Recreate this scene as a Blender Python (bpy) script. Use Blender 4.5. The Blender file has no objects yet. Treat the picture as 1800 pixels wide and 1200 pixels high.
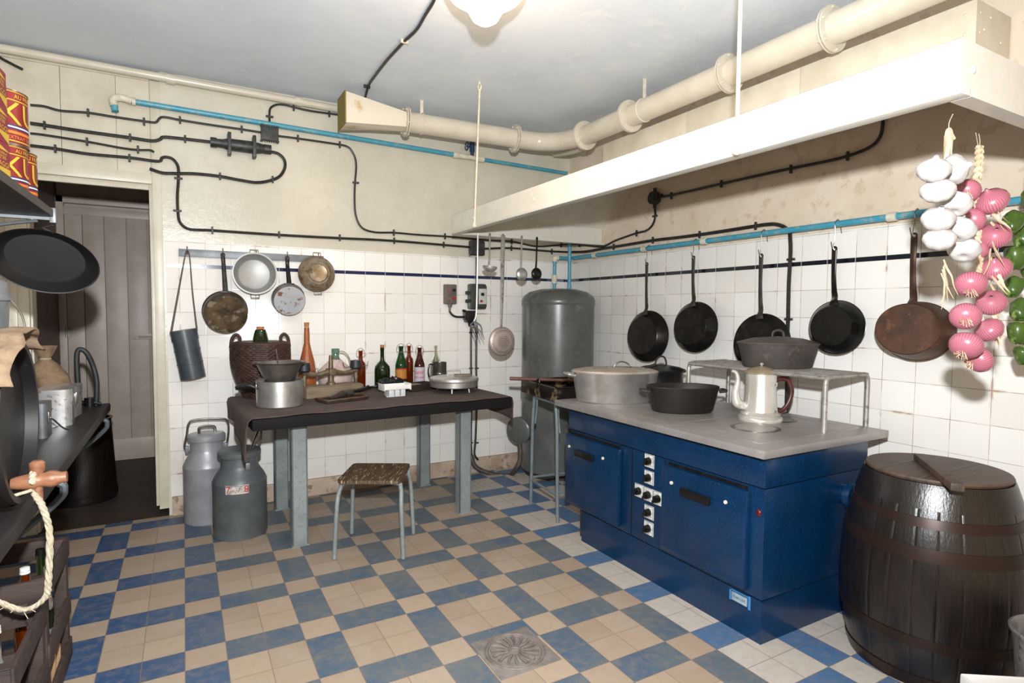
import bpy, bmesh, math, random
from mathutils import Matrix, Vector, noise as mnoise
PI=math.pi; R=math.radians
sc=bpy.context.scene; COL=sc.collection
# ------------------------------------------------------------------ camera, world, lights, exposure
CAM=Vector((0.0219,-3.8947,1.4154)); FPX=1023.2
MC=(Matrix.Rotation(-0.51322,4,'Z')@Matrix.Rotation(1.51862,4,'X')@Matrix.Rotation(0.007585,4,'Z'))
cd=bpy.data.cameras.new('camera'); cam=bpy.data.objects.new('camera',cd); COL.objects.link(cam)
cd.sensor_width=36; cd.lens=FPX/1800*36; cam.matrix_world=Matrix.Translation(CAM)@MC; sc.camera=cam
cd.clip_start=.02
w=bpy.data.worlds.new('world'); sc.world=w; w.use_nodes=True
w.node_tree.nodes['Background'].inputs[0].default_value=(1.0,.74,.48,1); w.node_tree.nodes['Background'].inputs[1].default_value=.80
def light(name,kind,loc,energy,color,target=None,**k):
    d=bpy.data.lights.new(name,kind); o=bpy.data.objects.new(name,d); COL.objects.link(o)
    o.location=loc; d.energy=energy; d.color=color
    for a,b in k.items(): setattr(d,a,b)
    if target is not None: o.rotation_euler=(Vector(target)-Vector(loc)).to_track_quat('-Z','Y').to_euler()
    return o
light('camera_flash','SPOT',(0.03,-3.93,1.74),560,(.92,.97,1.0),(1.55,.3,1.75),spot_size=R(150),spot_blend=.7,shadow_soft_size=.035)
light('ceiling_bulb','POINT',(1.21,-1.55,2.52),14,(1.0,.70,.42),shadow_soft_size=.06)
sc.view_settings.view_transform='Standard'; sc.view_settings.look='None'; sc.view_settings.exposure=0.0; sc.view_settings.gamma=1
sc.view_settings.use_curve_mapping=False
# ------------------------------------------------------------------ helpers
def at(x,y,**k):
    (a,v),=k.items(); i='XYZ'.index(a)
    r=MC.to_3x3()@Vector(((x-900)/FPX,-(y-600)/FPX,-1.0)); return CAM+r*((v-CAM[i])/r[i])
def mpp(p): return ((Vector(p)-CAM)@(MC.to_3x3()@Vector((0,0,-1))))/FPX
def L(r,g,b):
    f=lambda c:(c/255/12.92 if c/255<=.04045 else ((c/255+.055)/1.055)**2.4)
    return (f(r),f(g),f(b),1)
class NT:
    def __init__(s,name):
        s.m=bpy.data.materials.new(name); s.m.use_nodes=True; s.t=s.m.node_tree; s.b=s.t.nodes['Principled BSDF']
    def n(s,ty,**k):
        o=s.t.nodes.new(ty)
        for a,b in k.items(): setattr(o,a,b)
        return o
    def l(s,a,b): s.t.links.new(a,b)
    def math(s,op,a,b=None,c=None):
        o=s.n('ShaderNodeMath',operation=op)
        for i,v in enumerate((a,b,c)):
            if v is None: continue
            if isinstance(v,(int,float)): o.inputs[i].default_value=v
            else: s.l(v,o.inputs[i])
        return o.outputs[0]
    def mix(s,f,a,b,mode='MIX'):
        o=s.n('ShaderNodeMix',data_type='RGBA',blend_type=mode)
        for i,v in ((0,f),(6,a),(7,b)):
            if isinstance(v,(int,float)): o.inputs[i].default_value=v
            elif isinstance(v,tuple): o.inputs[i].default_value=v
            else: s.l(v,o.inputs[i])
        return o.outputs[2]
    def noise(s,scale,detail=4,vec=None,rough=.6):
        o=s.n('ShaderNodeTexNoise'); o.inputs['Scale'].default_value=scale; o.inputs['Detail'].default_value=detail; o.inputs['Roughness'].default_value=rough
        if vec is not None: s.l(vec,o.inputs['Vector'])
        return o.outputs[0]
    def co(s): 
        if not hasattr(s,'_c'): s._c=s.n('ShaderNodeTexCoord').outputs['Object']
        return s._c
    def ramp(s,f,lo,hi):
        o=s.n('ShaderNodeMapRange'); s.l(f,o.inputs[0]); o.inputs[1].default_value=lo; o.inputs[2].default_value=hi; return o.outputs[0]
    def bump(s,h,strength,dist=.005):
        o=s.n('ShaderNodeBump'); o.inputs['Strength'].default_value=strength; o.inputs['Distance'].default_value=dist; s.l(h,o.inputs['Height'])
        s.l(o.outputs[0],s.b.inputs['Normal'])
def mat(name,c,rough=.5,metal=0,c2=None,ns=12,lo=.4,hi=.65,bump=None,stretch=None,trans=0,emit=None,spec=.5,c3=None,ns3=60,coat=0):
    t=NT(name); b=t.b
    b.inputs['Roughness'].default_value=rough; b.inputs['Metallic'].default_value=metal; b.inputs['Specular IOR Level'].default_value=spec
    b.inputs['Transmission Weight'].default_value=trans; b.inputs['Coat Weight'].default_value=coat
    b.inputs['Base Color'].default_value=c
    vec=t.co()
    if stretch:
        mp=t.n('ShaderNodeMapping'); mp.inputs['Scale'].default_value=stretch; t.l(vec,mp.inputs[0]); vec=mp.outputs[0]
    if c2:
        col=t.mix(t.ramp(t.noise(ns,5,vec),lo,hi),c,c2)
        if c3: col=t.mix(t.ramp(t.noise(ns3,3,vec),.56,.66),col,c3)
        t.l(col,b.inputs['Base Color'])
    if bump: t.bump(t.noise(bump[0],4,vec),bump[1],bump[2] if len(bump)>2 else .004)
    if emit: b.inputs['Emission Color'].default_value=emit[0]; b.inputs['Emission Strength'].default_value=emit[1]
    return t.m
def catmull(P,n):
    P=[Vector(p) for p in P]
    if len(P)<3 or n<=1: return P
    Q=[2*P[0]-P[1]]+P+[2*P[-1]-P[-2]]; out=[]
    for i in range(1,len(Q)-2):
        a,b,c,d=Q[i-1:i+3]
        for k in range(n):
            t=k/n; out.append(.5*((2*b)+(c-a)*t+(2*a-5*b+4*c-d)*t*t+(3*b-a-3*c+d)*t**3))
    out.append(P[-1]); return out
class MB:
    def __init__(s): s.v=[]; s.f=[]; s.mi=[]; s.M=Matrix.Identity(4); s.k=0
    def add(s,vs,fs):
        o=len(s.v); s.v+=[s.M@Vector(v) for v in vs]; s.f+=[tuple(i+o for i in f) for f in fs]; s.mi+=[s.k]*len(fs); return s
    def box(s,c,d,rz=0,bev=0,M=None,seg=2):
        bm=bmesh.new(); bmesh.ops.create_cube(bm,size=1)
        bmesh.ops.scale(bm,vec=d,verts=bm.verts)
        if bev: bmesh.ops.bevel(bm,geom=bm.edges[:],offset=bev,segments=seg,affect='EDGES',profile=.6)
        X=Matrix.Translation(c)@Matrix.Rotation(rz,4,'Z')@(M or Matrix.Identity(4))
        bm.verts.index_update()
        s.add([X@v.co for v in bm.verts],[[v.index for v in f.verts] for f in bm.faces]); bm.free(); return s
    def span(s,a,b,bev=0): return s.box([(p+q)/2 for p,q in zip(a,b)],[abs(q-p) for p,q in zip(a,b)],bev=bev)
    def lathe(s,prof,c=(0,0,0),seg=40,sx=1,sy=1,M=None,a0=0,a1=2*PI,fn=None):
        full=abs(a1-a0-2*PI)<1e-6; n=seg if full else seg+1
        X=Matrix.Translation(c)@(M or Matrix.Identity(4)); vs=[];fs=[]
        for r,z in prof:
            for i in range(n):
                a=a0+(a1-a0)*i/seg; rr=max(r,1e-5)
                x,y,zz=rr*math.cos(a)*sx,rr*math.sin(a)*sy,z
                if fn: x,y,zz=fn(x,y,zz,a)
                vs.append(X@Vector((x,y,zz)))
        for j in range(len(prof)-1):
            for i in range(seg):
                a=j*n+i; b=j*n+(i+1)%n; fs.append((a,b,b+n,a+n))
        s.add(vs,fs); return s
    def cyl(s,a,b,r,r2=None,seg=20):
        a=Vector(a);b=Vector(b); X=Matrix.Translation(a)@(b-a).to_track_quat('Z','Y').to_matrix().to_4x4(); l=(b-a).length; r2=r if r2 is None else r2
        return s.lathe([(0,0),(r,0),(r2,l),(0,l)],seg=seg,M=X)
    def tube(s,P,r,n=1,seg=8,closed=False,flat=1,up=None):
        P=catmull(P,n); N=len(P); rs=r if isinstance(r,(list,tuple)) else [r]*N
        if len(rs)!=N:
            rs=[rs[min(int(i/(N-1)*(len(rs)-1)),len(rs)-2)]*(1-(i/(N-1)*(len(rs)-1))%1 if i<N-1 else 0)+rs[min(int(i/(N-1)*(len(rs)-1))+1,len(rs)-1)]*((i/(N-1)*(len(rs)-1))%1 if i<N-1 else 1) for i in range(N)]
        vs=[];fs=[]; T=[]
        for i in range(N):
            if closed: t=P[(i+1)%N]-P[i-1]
            else: t=P[min(i+1,N-1)]-P[max(i-1,0)]
            T.append(t.normalized() if t.length>1e-9 else Vector((0,0,1)))
        u=Vector(up) if up else (Vector((0,0,1)) if abs(T[0].z)<.9 else Vector((1,0,0)))
        u=(u-T[0]*u.dot(T[0])).normalized()
        for i in range(N):
            u=u-T[i]*u.dot(T[i]); u=u.normalized() if u.length>1e-6 else T[i].orthogonal().normalized()
            w_=T[i].cross(u)
            for k in range(seg):
                a=2*PI*k/seg; vs.append(P[i]+u*math.cos(a)*rs[i]+w_*math.sin(a)*rs[i]*flat)
        for i in range(N if closed else N-1):
            j=(i+1)%N
            for k in range(seg): fs.append((i*seg+k,i*seg+(k+1)%seg,j*seg+(k+1)%seg,j*seg+k))
        if not closed: fs.append(tuple(range(seg-1,-1,-1))); fs.append(tuple((N-1)*seg+k for k in range(seg)))
        s.add(vs,fs); return s
    def ring(s,c,R_,r,M=None,seg=32,sx=1,sy=1):
        X=Matrix.Translation(c)@(M or Matrix.Identity(4))
        return s.tube([X@Vector((R_*sx*math.cos(2*PI*i/seg),R_*sy*math.sin(2*PI*i/seg),0)) for i in range(seg)],r,closed=True,seg=8)
    def ell(s,c,d,M=None,seg=20,rings=12,fn=None):
        return s.lathe([(math.sin(PI*j/rings),-math.cos(PI*j/rings)) for j in range(rings+1)],c,seg,M=(M or Matrix.Identity(4))@Matrix.Diagonal((*d,1)),fn=fn)
    def quad(s,a,b,c,d): return s.add([a,b,c,d],[(0,1,2,3)])
    def prism(s,poly,z0,z1,M=None):
        X=M or Matrix.Identity(4); n=len(poly)
        s.add([X@Vector((x,y,z0)) for x,y in poly]+[X@Vector((x,y,z1)) for x,y in poly],
              [tuple(range(n-1,-1,-1)),tuple(range(n,2*n))]+[(i,(i+1)%n,(i+1)%n+n,i+n) for i in range(n)]); return s
    def obj(s,name,m,parent=None,angle=38,**props):
        me=bpy.data.meshes.new(name); me.from_pydata([tuple(v) for v in s.v],[],s.f)
        for x in (m if isinstance(m,(list,tuple)) else [m]): me.materials.append(x)
        me.polygons.foreach_set('material_index',s.mi); me.polygons.foreach_set('use_smooth',[True]*len(s.f)); me.update()
        bm=bmesh.new(); bm.from_mesh(me); bmesh.ops.remove_doubles(bm,verts=bm.verts,dist=1e-6); bmesh.ops.recalc_face_normals(bm,faces=bm.faces); bm.to_mesh(me); bm.free()
        me.set_sharp_from_angle(angle=R(angle))
        o=bpy.data.objects.new(name,me); COL.objects.link(o)
        if parent: o.parent=parent
        for a,b in props.items(): o[a]=b
        return o
def thing(name,label,cat,loc=(0,0,0),rz=0,group=None,rot=None):
    o=bpy.data.objects.new(name,None); COL.objects.link(o); o.location=loc; o.rotation_euler=rot or (0,0,rz); o.empty_display_size=.05
    o['label']=label; o['category']=cat
    if group: o['group']=group
    return o
def tag(o,label,cat,group=None):
    o['label']=label; o['category']=cat
    if group: o['group']=group
    return o
def struct(mb,name,m): o=mb.obj(name,m); o['kind']='structure'; return o
_tx={}
def text_geo(st):
    if st in _tx: return _tx[st]
    c=bpy.data.curves.new('t','FONT'); c.body=st; c.align_x='CENTER'; c.resolution_u=3
    o=bpy.data.objects.new('t',c); COL.objects.link(o); bpy.context.view_layer.update()
    me=bpy.data.meshes.new_from_object(o.evaluated_get(bpy.context.evaluated_depsgraph_get()))
    vs=[v.co.copy() for v in me.vertices]; fs=[tuple(p.vertices) for p in me.polygons]
    bpy.data.objects.remove(o); bpy.data.curves.remove(c); bpy.data.meshes.remove(me)
    y0=min(v.y for v in vs); y1=max(v.y for v in vs); x0=min(v.x for v in vs); x1=max(v.x for v in vs); h=y1-y0
    _tx[st]=([((v.x-(x0+x1)/2)/h,(v.y-(y0+y1)/2)/h) for v in vs],fs,(x1-x0)/h); return _tx[st]
def text_flat(mb,st,M,h,wid=None):
    vs,fs,w_=text_geo(st); k=(wid/w_) if wid else h
    mb.add([M@Vector((x*k,y*h,0)) for x,y in vs],fs)
def text_cyl(mb,st,r,z,h,a,wid=None):
    vs,fs,w_=text_geo(st); k=(wid/w_) if wid else h
    bm=bmesh.new(); bv=[bm.verts.new((x,y,0)) for x,y in vs]
    for f in fs:
        try: bm.faces.new([bv[i] for i in f])
        except ValueError: pass
    for j in range(1,int(w_/.12)+1): bmesh.ops.bisect_plane(bm,geom=bm.verts[:]+bm.edges[:]+bm.faces[:],plane_co=(-w_/2+j*.12,0,0),plane_no=(1,0,0))
    bm.verts.index_update(); vs=[(v.co.x,v.co.y) for v in bm.verts]; fs=[tuple(v.index for v in f.verts) for f in bm.faces]; bm.free()
    mb.add([(r*math.cos(a+x*k/r),r*math.sin(a+x*k/r),z+y*h) for x,y in vs],fs)
WX=3.198; WY=.67; CZ=2.97
# ------------------------------------------------------------------ materials
cream=mat('cream_gloss_paint',L(206,200,184),.28,c2=L(196,189,172),ns=3,bump=(38,.35,.004),c3=L(200,192,174),ns3=9)
plaster=mat('pinkish_plaster',L(224,208,188),.6,c2=L(216,198,174),ns=4,bump=(25,.3,.004),c3=L(208,188,164),ns3=14)
ceilm=mat('blue_grey_ceiling_paint',L(226,234,244),.5,c2=L(219,227,238),ns=2.5,bump=(40,.25,.004),c3=L(229,235,242),ns3=6)
woodcream=mat('cream_painted_board',L(208,200,182),.35,c2=L(196,186,166),ns=6,bump=(60,.1))
hoodm=mat('white_hood_paint',L(216,212,202),.35,c2=L(210,204,192),ns=7,bump=(30,.15),c3=L(224,214,196),ns3=22)
hoodbox=mat('beige_duct_paint',L(214,206,188),.45,c2=L(202,192,172),ns=5,bump=(30,.1))
ductm=mat('beige_pipe_gloss',L(208,200,184),.25,c2=L(200,190,172),ns=7)
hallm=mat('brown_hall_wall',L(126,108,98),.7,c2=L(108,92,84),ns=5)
doorm=mat('pale_door_paint',L(196,180,168),.4,c2=L(184,167,153),ns=6,bump=(50,.1))
blackc=mat('black_cable',L(24,22,21),.4,c2=L(48,44,40),ns=40)
blackp=mat('black_fitting',L(34,34,35),.45,c2=L(60,60,58),ns=30)
bluep=mat('turquoise_pipe_paint',L(62,150,176),.35,c2=L(86,158,178),ns=9,c3=L(130,160,160),ns3=30)
whitep=mat('off_white_fitting',L(222,214,196),.5,c2=L(200,190,168),ns=30)
greyp=mat('grey_green_paint',L(134,142,142),.42,c2=L(120,128,128),ns=9,c3=L(122,124,120),ns3=45)
tankm=mat('dark_grey_tank_paint',L(96,97,93),.3,c2=L(78,81,79),ns=4,c3=L(98,99,95),ns3=30,bump=(12,.1))
alu=mat('aluminium',L(205,203,200),.38,.85,c2=L(180,177,172),ns=10,bump=(60,.08))
aluold=mat('dull_aluminium',L(176,172,166),.5,.6,c2=L(150,146,140),ns=12,c3=L(128,118,106),ns3=35)
steel=mat('worn_steel',L(150,146,140),.3,.9,c2=L(120,112,102),ns=15)
galv=mat('galvanised_grey',L(120,124,128),.45,.4,c2=L(104,107,110),ns=12)
blued=mat('blackened_steel',L(30,30,31),.28,.55,c2=L(44,40,38),ns=12,c3=L(56,44,36),ns3=25,spec=.4)
iron=mat('cast_iron',L(50,46,44),.6,.25,c2=L(62,57,54),ns=10,c3=L(72,64,58),ns3=30,bump=(90,.2,.002))
rusty=mat('rusty_brown_steel',L(92,56,34),.5,.35,c2=L(50,34,26),ns=9,lo=.3,hi=.75,c3=L(100,64,42),ns3=24)
burnt=mat('burnt_enamel',L(106,84,56),.4,.3,c2=L(34,27,22),ns=11,lo=.32,hi=.68,c3=L(128,116,98),ns3=20)
stoveb=mat('blue_stove_enamel',L(2,42,76),.28,c2=L(2,36,66),ns=5,c3=L(22,54,92),ns3=110,coat=.2)
stovet=mat('steel_stove_top',L(168,164,162),.42,.55,c2=L(158,152,148),ns=6,c3=L(178,170,162),ns3=9)
darkw=mat('dark_stained_board',L(18,16,17),.75,c2=L(24,21,20),ns=8,stretch=(1,9,9),bump=(60,.2),spec=.2)
benchw=mat('dark_bench_wood',L(40,36,36),.5,c2=L(28,25,25),ns=6,stretch=(9,1,9),bump=(60,.2))
barw=mat('dark_oak_stave',L(27,21,18),.28,c2=L(19,15,13),ns=5,stretch=(5,5,.6),c3=L(36,27,22),ns3=26,bump=(30,.25),spec=.6)
hoopm=mat('rusty_barrel_hoop',L(50,34,28),.35,.5,c2=L(46,34,30),ns=14)
lidw=mat('barrel_lid_wood',L(84,66,54),.55,c2=L(60,48,42),ns=7,stretch=(1,7,1),bump=(40,.2))
seatw=mat('worn_plywood_seat',L(92,76,56),.4,c2=L(58,48,38),ns=7,stretch=(8,1,1),c3=L(170,148,122),ns3=14)
crate=mat('old_crate_wood',L(66,50,44),.7,c2=L(46,36,33),ns=6,stretch=(1,5,5),bump=(50,.3))
cratep=mat('pale_crate_plywood',L(170,134,100),.7,c2=L(148,112,84),ns=7)
clothm=mat('brown_felt_cloth',L(88,72,66),.95,c2=L(74,60,56),ns=14,bump=(220,.5,.003))
wickm=mat('dark_brown_wicker',L(72,46,36),.55,c2=L(42,28,24),ns=30)
burlap=mat('burlap',L(146,122,98),.95,c2=L(126,103,80),ns=30,bump=(260,.5,.003))
canl=mat('silver_painted_can',L(166,166,170),.4,.25,c2=L(150,150,154),ns=9)
cand=mat('grey_painted_can',L(96,101,104),.42,.1,c2=L(84,88,90),ns=9)
bakel=mat('black_bakelite',L(18,18,18),.3)
white=mat('white_enamel',L(232,230,226),.3)
redm=mat('red_paint',L(170,26,40),.4)
redprint=mat('red_print',L(190,40,46),.6)
yellow=mat('yellow_print',L(190,158,44),.5)
tinred=mat('tin_red_print',L(126,26,30),.4,c2=L(108,22,28),ns=10)
maroon=mat('box_maroon_print',L(128,28,44),.6)
orange=mat('orange_print',L(214,110,40),.5)
navyp=mat('navy_print',L(28,40,90),.5)
cork=mat('cork',L(190,128,84),.9,c2=L(160,100,64),ns=60)
def glass(n,c,tr=.85,rough=.06): return mat(n,c,rough,trans=tr,spec=.6)
gamber=glass('amber_glass',L(170,74,16)); ggreen=glass('dark_green_glass',L(54,84,30)); gbright=glass('bright_green_glass',L(30,120,60))
gbrown=glass('brown_glass',L(120,48,24)); gclear=glass('clear_glass',L(226,232,214),.95,.03); gorange=mat('hammered_orange_glass',L(196,112,60),.15,trans=.45,bump=(140,.6,.004))
rope=mat('cream_rope',L(186,174,152),.9,c2=L(160,146,122),ns=80)
turned=mat('turned_wood',L(150,102,74),.45,c2=L(122,80,58),ns=9,stretch=(1,8,8))
garl=mat('white_garlic_skin',L(188,184,180),.5,c2=L(172,162,160),ns=12)
straw=mat('dry_straw_leaf',L(216,194,164),.8,c2=L(190,162,128),ns=30)
green=mat('green_pepper_skin',L(74,98,38),.28,c2=L(54,80,28),ns=9,c3=L(116,134,66),ns3=30)
def onion_mat():
    t=NT('pink_onion_skin'); wv=t.n('ShaderNodeTexWave',bands_direction='X'); wv.inputs['Scale'].default_value=1
    sp=t.n('ShaderNodeSeparateXYZ'); t.l(t.co(),sp.inputs[0]); a=t.math('ARCTAN2',sp.outputs[1],sp.outputs[0])
    s=t.math('SINE',t.math('ADD',t.math('MULTIPLY',a,38.0),t.math('MULTIPLY',t.noise(40,2,t.co()),5)))
    col=t.mix(t.ramp(s,-1.0,1.0),L(152,76,94),L(180,114,126)); col=t.mix(t.math('MULTIPLY',t.ramp(t.noise(22,3,t.co()),.4,.7),.6),col,L(172,100,114)); t.l(col,t.b.inputs['Base Color'])
    t.b.inputs['Roughness'].default_value=.32; return t.m
onion=onion_mat()
def wall_tile(name,ax,grim):
    t=NT(name); sp=t.n('ShaderNodeSeparateXYZ'); t.l(t.co(),sp.inputs[0]); u=sp.outputs[ax]; z=sp.outputs[2]
    P=.158; uu=t.math('DIVIDE',u,P); zz=t.math('DIVIDE',t.math('SUBTRACT',z,.126),P)
    fu=t.math('FRACT',uu); fz=t.math('FRACT',zz)
    eu=t.math('MINIMUM',fu,t.math('SUBTRACT',1.0,fu)); ez=t.math('MINIMUM',fz,t.math('SUBTRACT',1.0,fz)); e=t.math('MINIMUM',eu,ez)
    cv=t.n('ShaderNodeCombineXYZ'); t.l(t.math('FLOOR',uu),cv.inputs[0]); t.l(t.math('FLOOR',zz),cv.inputs[1])
    wn=t.n('ShaderNodeTexWhiteNoise',noise_dimensions='3D'); t.l(cv.outputs[0],wn.inputs[0]); r=wn.outputs[0]
    base=t.mix(r,L(244,240,234),L(236,231,224))
    dirt=t.math('MULTIPLY',t.ramp(t.noise(2.2,5,t.co()),.5,.75),t.ramp(z,1.0,.1)); base=t.mix(t.math('MULTIPLY',dirt,.55),base,L(206,178,156))
    cr=t.math('MULTIPLY',t.ramp(t.noise(5,4,t.co()),.6,.68),t.ramp(e,.06,.0)); base=t.mix(t.math('MULTIPLY',cr,.8),base,L(168,112,78))
    line=t.math('LESS_THAN',e,.0085); ln=t.math('MULTIPLY',line,t.ramp(t.noise(9,2,t.co()),.25,.6))
    col=t.mix(t.math('MULTIPLY',ln,.85),base,grim); t.l(col,t.b.inputs['Base Color'])
    t.b.inputs['Roughness'].default_value=.16
    h=t.math('ADD',t.math('MINIMUM',e,.03),t.math('MULTIPLY',t.noise(5,2,t.co()),.02)); t.bump(h,.35,.02)
    return t.m
tileB=wall_tile('white_wall_tile_back',0,L(150,136,126)); tileR=wall_tile('white_wall_tile_right',1,L(146,116,92))
def stripe_mat(name,ax,c):
    t=NT(name); sp=t.n('ShaderNodeSeparateXYZ'); t.l(t.co(),sp.inputs[0]); f=t.math('FRACT',t.math('DIVIDE',sp.outputs[ax],.158))
    t.l(t.mix(t.math('LESS_THAN',f,.02),c,L(190,190,196)),t.b.inputs['Base Color']); t.b.inputs['Roughness'].default_value=.15; return t.m
stripeB=stripe_mat('navy_tile_band_back',0,L(18,32,74)); stripeR=stripe_mat('black_tile_band_right',1,L(20,22,34))
def floor_mat():
    t=NT('checkered_cement_floor'); sp=t.n('ShaderNodeSeparateXYZ'); t.l(t.co(),sp.inputs[0]); T=.15
    x=t.math('DIVIDE',sp.outputs[0],T); y=t.math('DIVIDE',sp.outputs[1],T)
    m3=lambda v:t.math('LESS_THAN',t.math('MULTIPLY',t.math('FRACT',t.math('DIVIDE',v,3.0)),3.0),1.0)
    a=m3(x); b=m3(y); blue=t.math('ABSOLUTE',t.math('SUBTRACT',a,b))
    cv=t.n('ShaderNodeCombineXYZ'); t.l(t.math('FLOOR',x),cv.inputs[0]); t.l(t.math('FLOOR',y),cv.inputs[1])
    wn=t.n('ShaderNodeTexWhiteNoise',noise_dimensions='3D'); t.l(cv.outputs[0],wn.inputs[0]); r=wn.outputs[0]
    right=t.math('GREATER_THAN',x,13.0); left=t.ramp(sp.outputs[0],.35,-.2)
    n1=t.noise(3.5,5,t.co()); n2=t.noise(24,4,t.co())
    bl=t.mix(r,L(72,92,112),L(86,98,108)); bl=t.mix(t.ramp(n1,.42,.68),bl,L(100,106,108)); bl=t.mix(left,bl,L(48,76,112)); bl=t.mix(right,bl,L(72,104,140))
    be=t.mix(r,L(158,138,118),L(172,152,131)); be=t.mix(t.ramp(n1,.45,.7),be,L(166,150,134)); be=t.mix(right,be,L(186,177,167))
    col=t.mix(blue,be,bl); col=t.mix(t.math('MULTIPLY',t.ramp(n2,.45,.75),.35),col,L(150,130,112))
    fx=t.math('FRACT',x); fy=t.math('FRACT',y)
    e=t.math('MINIMUM',t.math('MINIMUM',fx,t.math('SUBTRACT',1.0,fx)),t.math('MINIMUM',fy,t.math('SUBTRACT',1.0,fy)))
    col=t.mix(t.math('MULTIPLY',t.math('LESS_THAN',e,.012),.75),col,L(122,104,90))
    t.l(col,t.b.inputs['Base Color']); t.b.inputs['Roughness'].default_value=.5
    t.bump(t.math('ADD',t.math('MINIMUM',e,.02),t.math('MULTIPLY',n2,.008)),.3,.02); return t.m
floorm=floor_mat()
# ------------------------------------------------------------------ room shell
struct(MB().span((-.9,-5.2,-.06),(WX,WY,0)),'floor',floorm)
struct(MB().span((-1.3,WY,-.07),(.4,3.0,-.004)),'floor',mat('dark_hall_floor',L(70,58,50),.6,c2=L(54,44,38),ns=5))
mb=MB().span((-1.3,-5.2,CZ),(WX+.2,WY+.2,CZ+.1))
struct(mb,'ceiling',ceilm)
JX=-.09   # right edge of the doorway trim
struct(MB().span((JX,WY,0),(WX+.2,WY+.2,CZ)),'wall_back',cream)
struct(MB().span((JX+.012,WY-.012,.13),(WX,WY,1.873),bev=.002),'wall_back_tiling',tileB)
struct(MB().span((WX,-5.2,0),(WX+.2,WY+.2,CZ)),'wall_right',plaster)
struct(MB().span((WX-.014,-5.2,.02),(WX,WY-.012,1.873),bev=.002),'wall_right_tiling',tileR)
struct(MB().span((JX+.012,WY-.015,1.692),(WX-.014,WY-.011,1.717)),'trim_1',stripeB)
struct(MB().span((WX-.0175,-5.2,1.692),(WX-.0135,WY-.015,1.717)),'trim_2',stripeR)
struct(MB().span((JX+.02,WY-.026,0),(WX,WY-.004,.128),bev=.004),'baseboard_back',mat('stained_skirting_tile',L(196,178,160),.4,c2=L(168,142,120),ns=5,c3=L(140,112,90),ns3=18))
struct(MB().span((-1.1,-5.2,0),(-.9,WY+.1,CZ)),'wall_left',cream)
# boarded panel above the doorway with seams
mb=MB()
for a,b in ((-1.1,-.62),(-.617,-.335),(-.332,-.15)): mb.span((a,WY+.01,2.245),(b,WY+.03,2.93))
mb.span((-1.1,WY+.03,2.2),(JX,WY+.06,CZ))
mb.span((-1.1,WY-.004,2.90),(-.15,WY+.01,2.93)).span((-1.1,WY-.006,2.235),(-.145,WY+.02,2.30),bev=.003)
struct(mb,'trim_3',woodcream)
mb=MB().span((-.145,WY-.005,.07),(JX,WY+.2,2.9),bev=.003).span((-.165,WY+.02,.07),(-.14,WY+.2,2.24),bev=.004)
mb.span((-.145,WY-.012,.055),(JX,WY+.16,.072))
struct(mb,'trim_4',woodcream)
mb=MB().span((-.9,WY-.03,0),(-.855,WY+.06,2.24),bev=.004).span((-.87,WY-.01,0),(-.80,WY+.05,2.24),bev=.004).span((-.815,WY+.02,0),(-.79,WY+.14,2.24),bev=.004)
struct(mb,'trim_5',woodcream)
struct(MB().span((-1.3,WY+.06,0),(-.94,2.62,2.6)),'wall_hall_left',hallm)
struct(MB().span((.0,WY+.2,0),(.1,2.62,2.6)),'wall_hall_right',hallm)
struct(MB().span((-1.3,2.62,0),(.4,2.72,2.6)),'wall_hall_back',doorm)
struct(MB().span((-1.3,WY+.06,2.56),(.4,2.72,2.62)),'ceiling_hall',ceilm)
# hall door
mb=MB(); x=-.885
for i,wd in enumerate((.13,.16,.17,.16,.16,.10)):
    mb.box((x+wd/2,2.585,1.16),(wd-.004,.03,2.3),bev=.003); x+=wd
mb.span((-.885,2.560,.0),(-.02,2.575,.20),bev=.003)
mb.span((-.885,2.560,2.24),(-.02,2.575,2.31),bev=.003)
d=struct(mb,'door_1',doorm)
for z in (1.15,1.9,.4): MB().cyl((-.893,2.556,z),(-.893,2.556,z+.1),.008).box((-.875,2.556,z+.05),(.03,.004,.1)).obj('hinge',steel,d)
mb=MB().box((-.27,2.55,1.15),(.26,.004,.05),bev=.001).tube([(-.38,2.54,1.15),(-.15,2.54,1.15)],.008).box((-.36,2.54,1.15),(.02,.012,.035)); mb.obj('sliding_bolt',doorm,d)
MB().box((-.19,2.553,1.30),(.03,.003,.06)).obj('keyhole_plate',doorm,d); MB().cyl((-.19,2.552,1.31),(-.19,2.549,1.31),.006).box((-.19,2.5505,1.295),(.005,.003,.022)).obj('keyhole',bakel,d)
mb=MB().span((-.94,2.55,0),(-.885,2.62,2.4),bev=.004).span((-.94,2.55,2.34),(0,2.62,2.40),bev=.004); struct(mb,'trim_6',doorm)
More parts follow.
